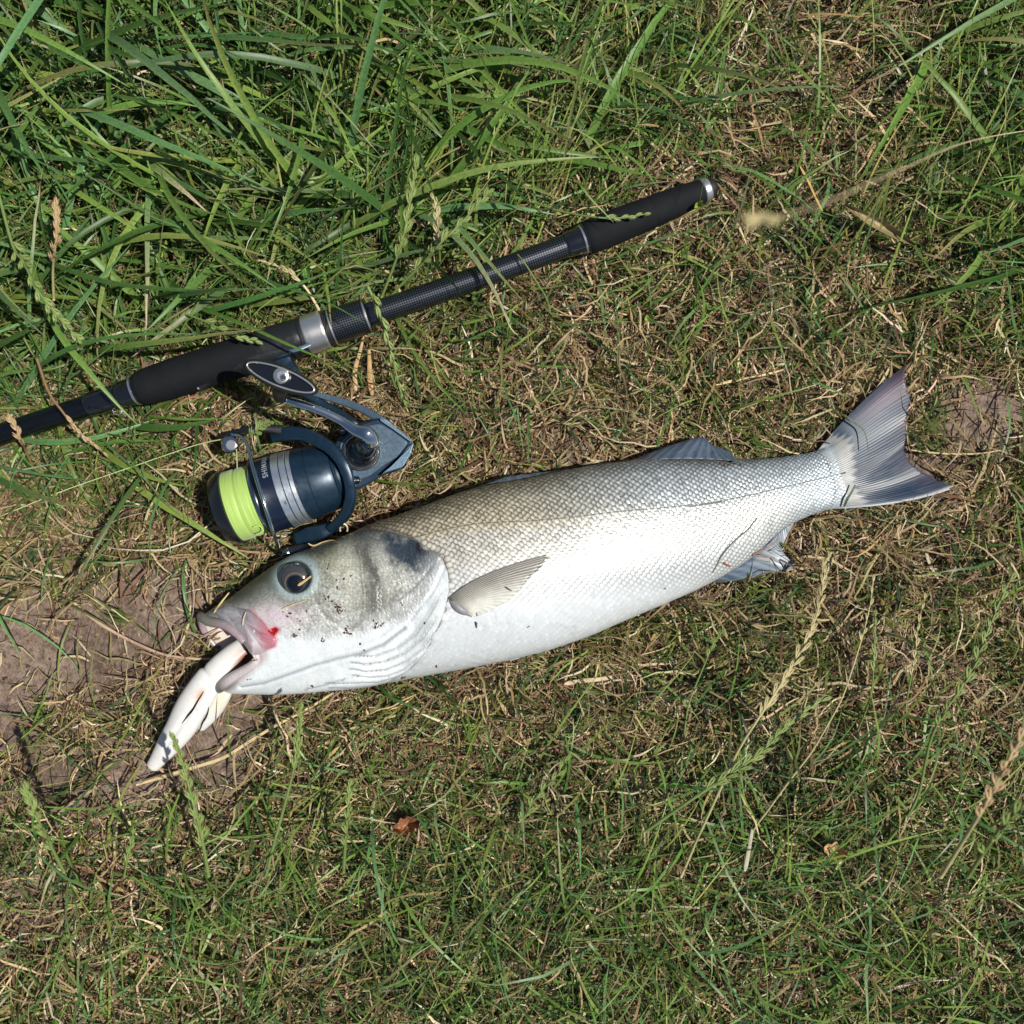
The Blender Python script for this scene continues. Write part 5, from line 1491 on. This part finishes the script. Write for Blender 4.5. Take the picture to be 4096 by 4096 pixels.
stalk('long straw coloured seed head rising from the bottom edge towards the anal fin', [zr(160, 1560), zr(260, 1330), zr(370, 1090), zr(460, 900), zr(560, 740), zr(660, 590), zr(745, 450), zr(830, 290), zr(880, 130), zr(895, 10), zt(960, 1320), zt(1000, 1255)],
      [0.02, 0.07, 0.09, 0.08, 0.055, 0.035], 0.0011, 'y_stem', 'y_seed', 0.36, 34, 0.0125, 0.27, fat=0.62)
stalk('green seed head crossing the long straw coloured head near the bottom edge', [zr(-30, 1330), zr(90, 1245), zr(230, 1150), zr(350, 1070), zr(480, 985), zr(590, 900), zr(680, 800), zr(780, 720), zr(895, 640)],
      [0.05, 0.07, 0.08, 0.08, 0.07], 0.0013, 'g_stem', 'g_seed', 0.30, 22, 0.0135, 0.32, fat=0.75)
stalk('tall green seed stalk leaning right above the bottom right grass', [zr(1120, 1500), zr(1290, 1300), zr(1380, 1150), zr(1420, 980), zr(1450, 850), zr(1500, 740), zr(1580, 620), zr(1650, 510), zr(1700, 390), zr(1750, 270), zr(1800, 150), zr(1865, 10)],
      [0.01, 0.05, 0.09, 0.11, 0.11], 0.0012, 'g_stem', 'g_seed', 0.42, 18, 0.012, 0.30)
stalk('thin bare straw stalk curving up from a white sheath at the bottom edge', [zr(500, 1480), zr(530, 1330), zr(620, 1200), zr(730, 1050), zr(830, 920), zr(920, 770), zr(990, 640), zr(1040, 500), zr(1090, 340), zr(1135, 160), zr(1155, 10)],
      [0.01, 0.04, 0.06, 0.07, 0.07], 0.0009, 'y_stem', 'y_seed', 0.78, 6, 0.008, 0.15)
stalk('thick tan seed head at the lower right corner close to the camera', [zr(1500, 1560), zr(1600, 1400), zr(1700, 1240), zr(1770, 1110), zr(1830, 990), zr(1890, 880), zr(1940, 790)],
      [0.14, 0.20, 0.22, 0.22], 0.0014, 'y_stem', 'r_seed', 0.30, 13, 0.0120, 0.30, fat=1.1)
stalk('broad green seed head at the lower right corner close to the camera', [zr(1640, 1560), zr(1730, 1420), zr(1800, 1320), zr(1870, 1240), zr(1960, 1150)],
      [0.14, 0.20, 0.22], 0.0014, 'g_stem', 'g_seed', 0.20, 9, 0.0135, 0.40)
stalk('slender olive seed stalk standing between the thin straw stalk and the tall green one', [zr(1310, 900), zr(1320, 700), zr(1345, 540), zr(1370, 400), zr(1385, 260), zr(1425, 95)],
      [0.01, 0.04, 0.05], 0.0008, 'g_stem', 'y_seed', 0.40, 9, 0.009, 0.18)
stalk('slender pale green stalk left of the olive one below the tail', [zr(1040, 860), zr(1100, 740), zr(1140, 620), zr(1155, 480), zr(1160, 330), zr(1166, 190)],
      [0.01, 0.04, 0.05], 0.0008, 'g_stem', 'g_seed', 0.55, 7, 0.009, 0.14)
stalk('thin green seed stalk with a yellow tip beneath the belly of the fish', [zr(165, 1170), zr(160, 1020), zr(175, 850), zr(200, 670), zr(270, 490), zr(330, 350), zr(375, 290)],
      [0.01, 0.03, 0.05], 0.0009, 'g_stem', 'g_seed', 0.72, 7, 0.008, 0.22)
stalk('green seed head at the lower left corner over bare soil', [zl(330, 1660), zl(260, 1520), zl(210, 1420), zl(165, 1320), zl(132, 1235)],
      [0.10, 0.14, 0.15], 0.0012, 'g_stem', 'g_seed', 0.18, 12, 0.0125, 0.33)
stalk('green seed head whose tip crosses the end of the lure', [zl(1075, 1680), zl(1050, 1540), zl(1020, 1400), zl(975, 1230), zl(935, 1080), zl(895, 960)],
      [0.06, 0.10, 0.12], 0.0013, 'g_stem', 'g_seed', 0.20, 15, 0.013, 0.30)
stalk('slim yellow green stalk standing right of the lure below the lower jaw', [zl(1370, 1680), zl(1410, 1520), zl(1470, 1300), zl(1520, 1100), zl(1540, 960), zl(1550, 800)],
      [0.03, 0.07, 0.09], 0.0013, 'g_stem', 'g_seed', 0.55, 10, 0.012, 0.14)
stalk('yellow green seed stalk at the bottom edge beside the slim one', [zl(1770, 1660), zl(1780, 1500), zl(1795, 1350), zl(1800, 1210)],
      [0.03, 0.07, 0.08], 0.0013, 'g_stem', 'g_seed', 0.25, 10, 0.012, 0.2)
stalk('short green stalk tip at the bottom edge between two seed heads', [zl(640, 1680), zl(660, 1580), zl(690, 1450)], [0.04, 0.06], 0.0009, 'g_stem', 'g_seed', 0.3, 7, 0.010, 0.15)
stalk('bright green seed head in the bottom middle beyond the brown leaf', [zm(980, 1000), zm(1010, 900), zm(1060, 800), zm(1130, 710), zm(1190, 650), zm(1240, 560)], [0.01, 0.04, 0.05], 0.0009, 'g_stem', 'g_seed', 0.2, 10, 0.011, 0.4)
# upper side
stalk('pale out of focus seed head hanging high over the upper right grass', [(4250, 500), (3900, 560), (3600, 680), (3350, 790), (3180, 850), (3020, 880)], [0.0, 0.25, 0.42, 0.47, 0.48], 0.0003, 'p_stem', 'y_seed', 0.86, 6, 0.0100, 0.22, fat=0.6)
stalk('yellow green seed head in the long grass of the upper left corner', [(-40, 640), zu(60, -40), zu(120, 60), zu(190, 200), zu(270, 310), zu(340, 390), zu(410, 460)], [0.05, 0.08, 0.08], 0.0012, 'g_stem', 'g_seed', 0.15, 18, 0.0125, 0.42)
stalk('pinkish tan seed head standing in the long grass above the rod', [(215, 1200), (212, 1080), (222, 980), (228, 900), (222, 820)], [0.04, 0.08, 0.09], 0.0010, 'y_stem', 'r_seed', 0.3, 12, 0.011, 0.25)
stalk('dried brown stalk lying over the tip side of the rod', [zu(190, 560), zu(250, 730), zu(320, 830), zu(400, 930), zu(470, 990), zu(540, 1050)], [0.055, 0.058, 0.05, 0.03], 0.0011, 'b_stem', 'r_seed', 0.40, 9, 0.009, 0.10)
stalk('small rust coloured seed head against the rod at the left edge', [zu(170, 1120), zu(130, 1030), zu(110, 980), zu(85, 920), zu(50, 870)], [0.02, 0.05, 0.055], 0.0009, 'b_stem', 'r_seed', 0.3, 8, 0.010, 0.35)
stalk('pale curved dead stalk above the silver locking ring', [zu(1650, 320), zu(1610, 250), zu(1570, 190), zu(1500, 120), zu(1420, 80), zu(1330, 50)], [0.03, 0.05, 0.04], 0.0011, 'p_stem', 'y_seed', 0.45, 9, 0.0085, 0.14)
stalk('bright green seed head crossing the bare carbon butt section', [zc6(330, 650), zc6(420, 540), zc6(520, 440), zc6(600, 350), zc6(700, 250), zc6(760, 185), zc6(812, 125)], [0.02, 0.07, 0.08], 0.0011, 'g_stem', 'g_seed', 0.28, 14, 0.012, 0.35)
stalk('green stalk hanging down across the carbon collar to the straw', [zc6(290, 530), zc6(330, 620), zc6(370, 740), zc6(400, 850), zc6(425, 960), zc6(450, 1040)], [0.065, 0.06, 0.04, 0.02], 0.0012, 'g_stem', 'g_seed', 0.05, 11, 0.0125, 0.20)
stalk('pale green seed head left of the bright green one above the rod', [zc6(600, 420), zc6(595, 330), zc6(590, 240), zc6(575, 150)], [0.03, 0.06, 0.06], 0.0010, 'g_stem', 'y_seed', 0.2, 9, 0.011, 0.28)
stalk('upright green seed head in the grass above the carbon collar', [zc6(350, 580), zc6(400, 450), zc6(440, 330), zc6(470, 180), zc6(490, 60), zc6(500, 0)], [0.02, 0.06, 0.07], 0.0011, 'g_stem', 'g_seed', 0.25, 14, 0.0125, 0.22)
stalk('thin olive sprig lying across the rear foam grip', [zc6(1000, 170), zc6(1120, 210), zc6(1270, 235), zc6(1380, 238), zc6(1490, 220)], [0.03, 0.050, 0.048], 0.0009, 'g_stem', 'g_seed', 0.55, 6, 0.009, 0.2)
stalk('yellow green tuft stalk below the carbon butt section', [zc6(1080, 680), zc6(1060, 590), zc6(1020, 520), zc6(970, 440), zc6(935, 395)], [0.01, 0.03, 0.048, 0.046], 0.0009, 'g_stem', None)
stalk('pale seed spray lying over the front of the reel seat', [zu(960, 330), zu(1060, 370), zu(1160, 420), zu(1240, 450), zu(1320, 468)], [0.045, 0.062, 0.056], 0.0009, 'g_stem', 'g_seed', 0.2, 10, 0.010, 0.3)
stalk('green sprig leaning over the top bail arm of the reel', [zu(1150, 1080), zu(1230, 1010), zu(1300, 950), zu(1350, 910), zu(1390, 890)], [0.02, 0.050, 0.058], 0.0008, 'g_stem', 'g_seed', 0.45, 10, 0.009, 0.55)

M['leafy'] = vcol('leaf_blade', rough=0.5, var=0.2, vscale=300, transl=0.2)
def strap(name, label, cat, pts, zs, w, colr, group=None, w_end=0.3, parent=None):
    pts = np.array(pts, float); n = max(24, len(pts) * 8)
    zz_ = np.interp(np.linspace(0, 1, len(pts)), np.linspace(0, 1, len(zs)), zs)
    P = catmull(WA(pts[:, 0], pts[:, 1], zz_), n)
    e = np.linspace(0, 1, n)
    R = w / 2 * np.minimum(1, 0.5 + e * 5) * (1 - (1 - w_end) * np.clip((e - 0.3) / 0.7, 0, 1) ** 1.3)
    V, F, uv = tube_geo(P, R, 8, np.maximum(R * 0.22, 0.00015))
    cc = np.broadcast_to(lin(colr), (len(V), 3)) * (0.85 + 0.3 * vnoise(np.repeat(e * 14, 8), 0 * np.repeat(e, 8) + w * 5000, 33))[:, None]
    o = build(name, V, F, M['leafy'], cols=cc)
    tag(o, label, cat, group)
    return o
# straws one can follow on the ground
strap('long_straw', 'long curved pinkish straw lying on the bare soil left of the mouth', 'straw', [zl(345, 235), zl(400, 290), zl(500, 370), zl(600, 430), zl(720, 490), zl(850, 540), zl(1000, 560), zl(1125, 560)], [0.006, 0.010, 0.012], 0.0024, (186, 158, 132), 'long straws on the ground', 0.7)
strap('long_straw', 'long straight pale straw running below the lure to the right', 'straw', [zl(700, 1212), zl(850, 1165), zl(1000, 1120), zl(1150, 1070), zl(1280, 990), zl(1420, 905), zl(1580, 820), zl(1720, 735)], [0.010, 0.014, 0.014], 0.0027, (206, 186, 142), 'long straws on the ground', 0.6)
strap('long_straw', 'dull straw continuing down left towards the soil from the lure tip', 'straw', [zl(520, 1210), zl(420, 1270), zl(330, 1330), zl(240, 1390)], [0.010, 0.008], 0.0022, (170, 146, 116), 'long straws on the ground', 0.5)
strap('long_straw', 'yellow straw slanting up under the belly near the lower jaw', 'straw', [zl(1625, 1140), zl(1700, 1060), zl(1760, 990), zl(1830, 900), zl(1870, 850)], [0.010, 0.014], 0.0024, (176, 160, 100), 'long straws on the ground', 0.5)
strap('long_straw', 'pale stem under the gill cover pointing at the bottom', 'straw', [zl(1390, 750), zl(1410, 830), zl(1440, 920), zl(1480, 1020), zl(1530, 1100)], [0.014, 0.012], 0.0018, (150, 150, 110), 'long straws on the ground', 0.6)
strap('long_straw', 'broad cream straw flat on the ground below the belly', 'straw', [zm(1230, 175), zm(1320, 160), zm(1420, 150), zm(1480, 140)], [0.014, 0.014], 0.0036, (200, 178, 146), 'long straws on the ground', 0.8)
strap('long_straw', 'tan split straw lying left of the bottom middle', 'straw', [zm(110, 360), zm(220, 390), zm(330, 420), zm(430, 445), zm(550, 475)], [0.014, 0.014], 0.0024, (168, 142, 98), 'long straws on the ground', 0.5)
strap('long_straw', 'white sheathed stem base at the bottom edge', 'straw', [zr(490, 1530), zr(510, 1420), zr(530, 1310)], [0.03, 0.04], 0.0032, (186, 180, 158), 'long straws on the ground', 0.7)
strap('long_straw', 'long pale straw pointing at the upper edge of the tail', 'straw', [zt(365, 330), zt(450, 310), zt(560, 290), zt(680, 262), zt(740, 245)], [0.016, 0.016], 0.0022, (204, 182, 130), 'long straws on the ground', 0.6)
strap('long_straw', 'thin tan straw running right from behind the tail fin', 'straw', [zt(1440, 690), zt(1560, 705), zt(1700, 712), zt(1830, 708), zt(1940, 690)], [0.014, 0.016], 0.0016, (178, 158, 110), 'long straws on the ground', 0.6)
strap('long_straw', 'upright dead stem right of the reel seat', 'straw', [zc6(240, 980), zc6(235, 900), zc6(255, 820), zc6(275, 745)], [0.012, 0.022], 0.0036, (196, 168, 124), 'long straws on the ground', 0.4)
strap('long_straw', 'second upright dead stem below the carbon collar', 'straw', [zc6(310, 1000), zc6(300, 930), zc6(298, 860), zc6(296, 800)], [0.012, 0.022], 0.0042, (190, 154, 104), 'long straws on the ground', 0.5)
strap('long_straw', 'yellow stem standing in the dark grass of the upper right', 'straw', [(3200, 665), (3235, 730), (3262, 790), (3290, 845)], [0.03, 0.03], 0.0018, (190, 160, 82), 'long straws on the ground', 0.6)
# stray bits on the fish
def onfish(pts, off=0.0012):
    p = np.array(pts, float); return p, [float(surf_z(q[0], q[1])) + off for q in p]
def bit(label, pts, w, colr, off=0.0013):
    p, z_ = onfish(pts, off); strap('grass_fragment', label, 'grass fragment', p, z_, w, colr, 'grass bits on the fish', 0.6)
bit('thin straw on the cheek below the eye of the fish', [zh(870, 738), zh(940, 712), zh(1012, 688)], 0.0010, (206, 190, 150))
bit('pale straw sticking up beside the snout', [zh(490, 762), zh(530, 705), zh(575, 648)], 0.0016, (206, 190, 130), 0.004)
bit('short straw lying over the upper jaw bone', [zh(648, 830), zh(655, 790), zh(668, 755)], 0.0013, (190, 178, 150), 0.004)
bit('golden chaff stuck across the eye', [zh(955, 610), zh(985, 590), zh(1028, 558)], 0.0020, (206, 176, 120), 0.0028)
bit('long thin grey stem lying on the rear flank above the anal fin', [zt(345, 1370), zt(400, 1270), zt(470, 1190), zt(540, 1130), zt(592, 1065)], 0.0010, (104, 104, 88))
bit('brown forked sprig at the root of the anal fin', [zt(690, 1285), zt(640, 1275), zt(570, 1270), zt(640, 1235), zt(700, 1190), zt(705, 1160)], 0.0014, (136, 110, 92), 0.004)
bit('dark green leaf piece across the tail root at its lower edge', [zt(1070, 1005), zt(1090, 960), zt(1115, 920), zt(1133, 882)], 0.0018, (70, 86, 66), 0.005)
bit('tiny orange brown fleck on the white belly before the anal fin', [zt(405, 1310), zt(420, 1322), zt(445, 1335)], 0.0016, (150, 88, 52))
p = np.array([zt(1088, 505), zt(1130, 540), zt(1175, 575), zt(1195, 620), zt(1205, 690)])
strap('grass_fragment', 'thin curved grass strand lying on the upper half of the tail fin', 'grass fragment', p, [0.024, 0.025, 0.025], 0.0012, (96, 102, 78), 'grass bits on the fish', 0.6)
strap('grass_fragment', 'small dark splinter lying on the breast below the pectoral fin', 'grass fragment', *onfish([zb(728, 950), zb(733, 980)]), 0.0012, (60, 58, 56), 'grass bits on the fish', 0.6)
strap('grass_fragment', 'dark splinter lying across the pectoral fin', 'grass fragment', *onfish([zb(872, 782), zb(902, 802)], 0.003), 0.0010, (80, 74, 66), 'grass bits on the fish', 0.6)
strap('grass_fragment', 'pale curled straw on the top of the head beside the reel', 'grass fragment', *onfish([z1(935, 1535), z1(975, 1550), z1(1040, 1525), z1(1110, 1512), z1(1145, 1540)], 0.003), 0.0011, (196, 176, 130), 'grass bits on the fish', 0.6)

# broad single leaves
def leaf(name, label, cat, cx, cy, L, Wd, ang, z, colr, lob=0.0, curl=0.3, group=None):
    n = 14; V = []; m = 5
    for i in range(n):
        u = i / (n - 1); w_ = math.sin(math.pi * min(1, u * 0.97 + 0.015)) ** 0.7 * Wd / 2 * (1 + lob * math.sin(u * 22))
        for j in range(m):
            v = (j / (m - 1) - 0.5) * 2
            x_ = (u - 0.5) * L; y_ = v * w_
            V.append((cx + (x_ * math.cos(ang) - y_ * math.sin(ang)), cy - (x_ * math.sin(ang) + y_ * math.cos(ang)), z + curl * 0.01 * (v * v - 0.3) + 0.002 * math.sin(u * 9)))
    V = np.array(V); T_ = WA(V[:, 0], V[:, 1], V[:, 2]); Bt = T_ - np.array([0, 0, 0.0003])
    Ft = [[i * m + j, (i + 1) * m + j, (i + 1) * m + j + 1, i * m + j + 1] for i in range(n - 1) for j in range(m - 1)]
    Fb = [[k_ + n * m for k_ in f[::-1]] for f in Ft]
    cc = np.broadcast_to(lin(colr), (2 * n * m, 3)) * (0.75 + 0.5 * rng.random((2 * n * m, 1)))
    o = build(name, np.vstack([T_, Bt]), Ft + Fb, M['leafy'], cols=cc)
    return tag(o, label, cat, group)
leaf('dry_leaf', 'crumpled brown dead leaf in the grass at the bottom', 'leaf', *zm(420, 905), 110, 66, 0.3, 0.022, (150, 100, 70), 0.2, 1.0)
leaf('dry_leaf', 'ragged tan leaf cut by the bottom edge', 'leaf', *zr(960, 1430), 100, 70, -0.4, 0.026, (196, 164, 124), 0.25, 0.8)
leaf('clover_leaf', 'rounded pale green leaf in the turf right of the rod', 'leaf', *zc6(1500, 668), 42, 34, 0.5, 0.020, (150, 166, 86), 0, 0.4)
leaf('clover_leaf', 'round green leaf below the rear grip', 'leaf', *zc6(760, 590), 60, 46, 1.0, 0.016, (70, 104, 48), 0, 0.4)
leaf('clover_leaf', 'small broad green leaf beside the end cap of the rod', 'leaf', *zc6(1712, 182), 46, 26, 0.8, 0.036, (140, 160, 70), 0.1, 0.4)
leaf('clover_leaf', 'green oval leaf in the short grass of the upper right', 'leaf', 3250, 1175, 90, 54, 1.2, 0.016, (96, 130, 78), 0, 0.4)
leaf('clover_leaf', 'round green leaf in the long grass above the pale curved stalk', 'leaf', 1225, 1090, 50, 44, 0.4, 0.030, (104, 146, 84), 0, 0.4)
leaf('dry_leaf', 'broad tan and green dying leaf in the upper right grass', 'leaf', 3520, 900, 330, 44, -0.52, 0.028, (150, 136, 96), 0, 0.5)
print('objects', len(bpy.data.objects), 'tris', sum(sum(len(p.vertices) - 2 for p in m.polygons) if len(m.polygons) < 5000 else len(m.polygons) * 2 for m in bpy.data.meshes))
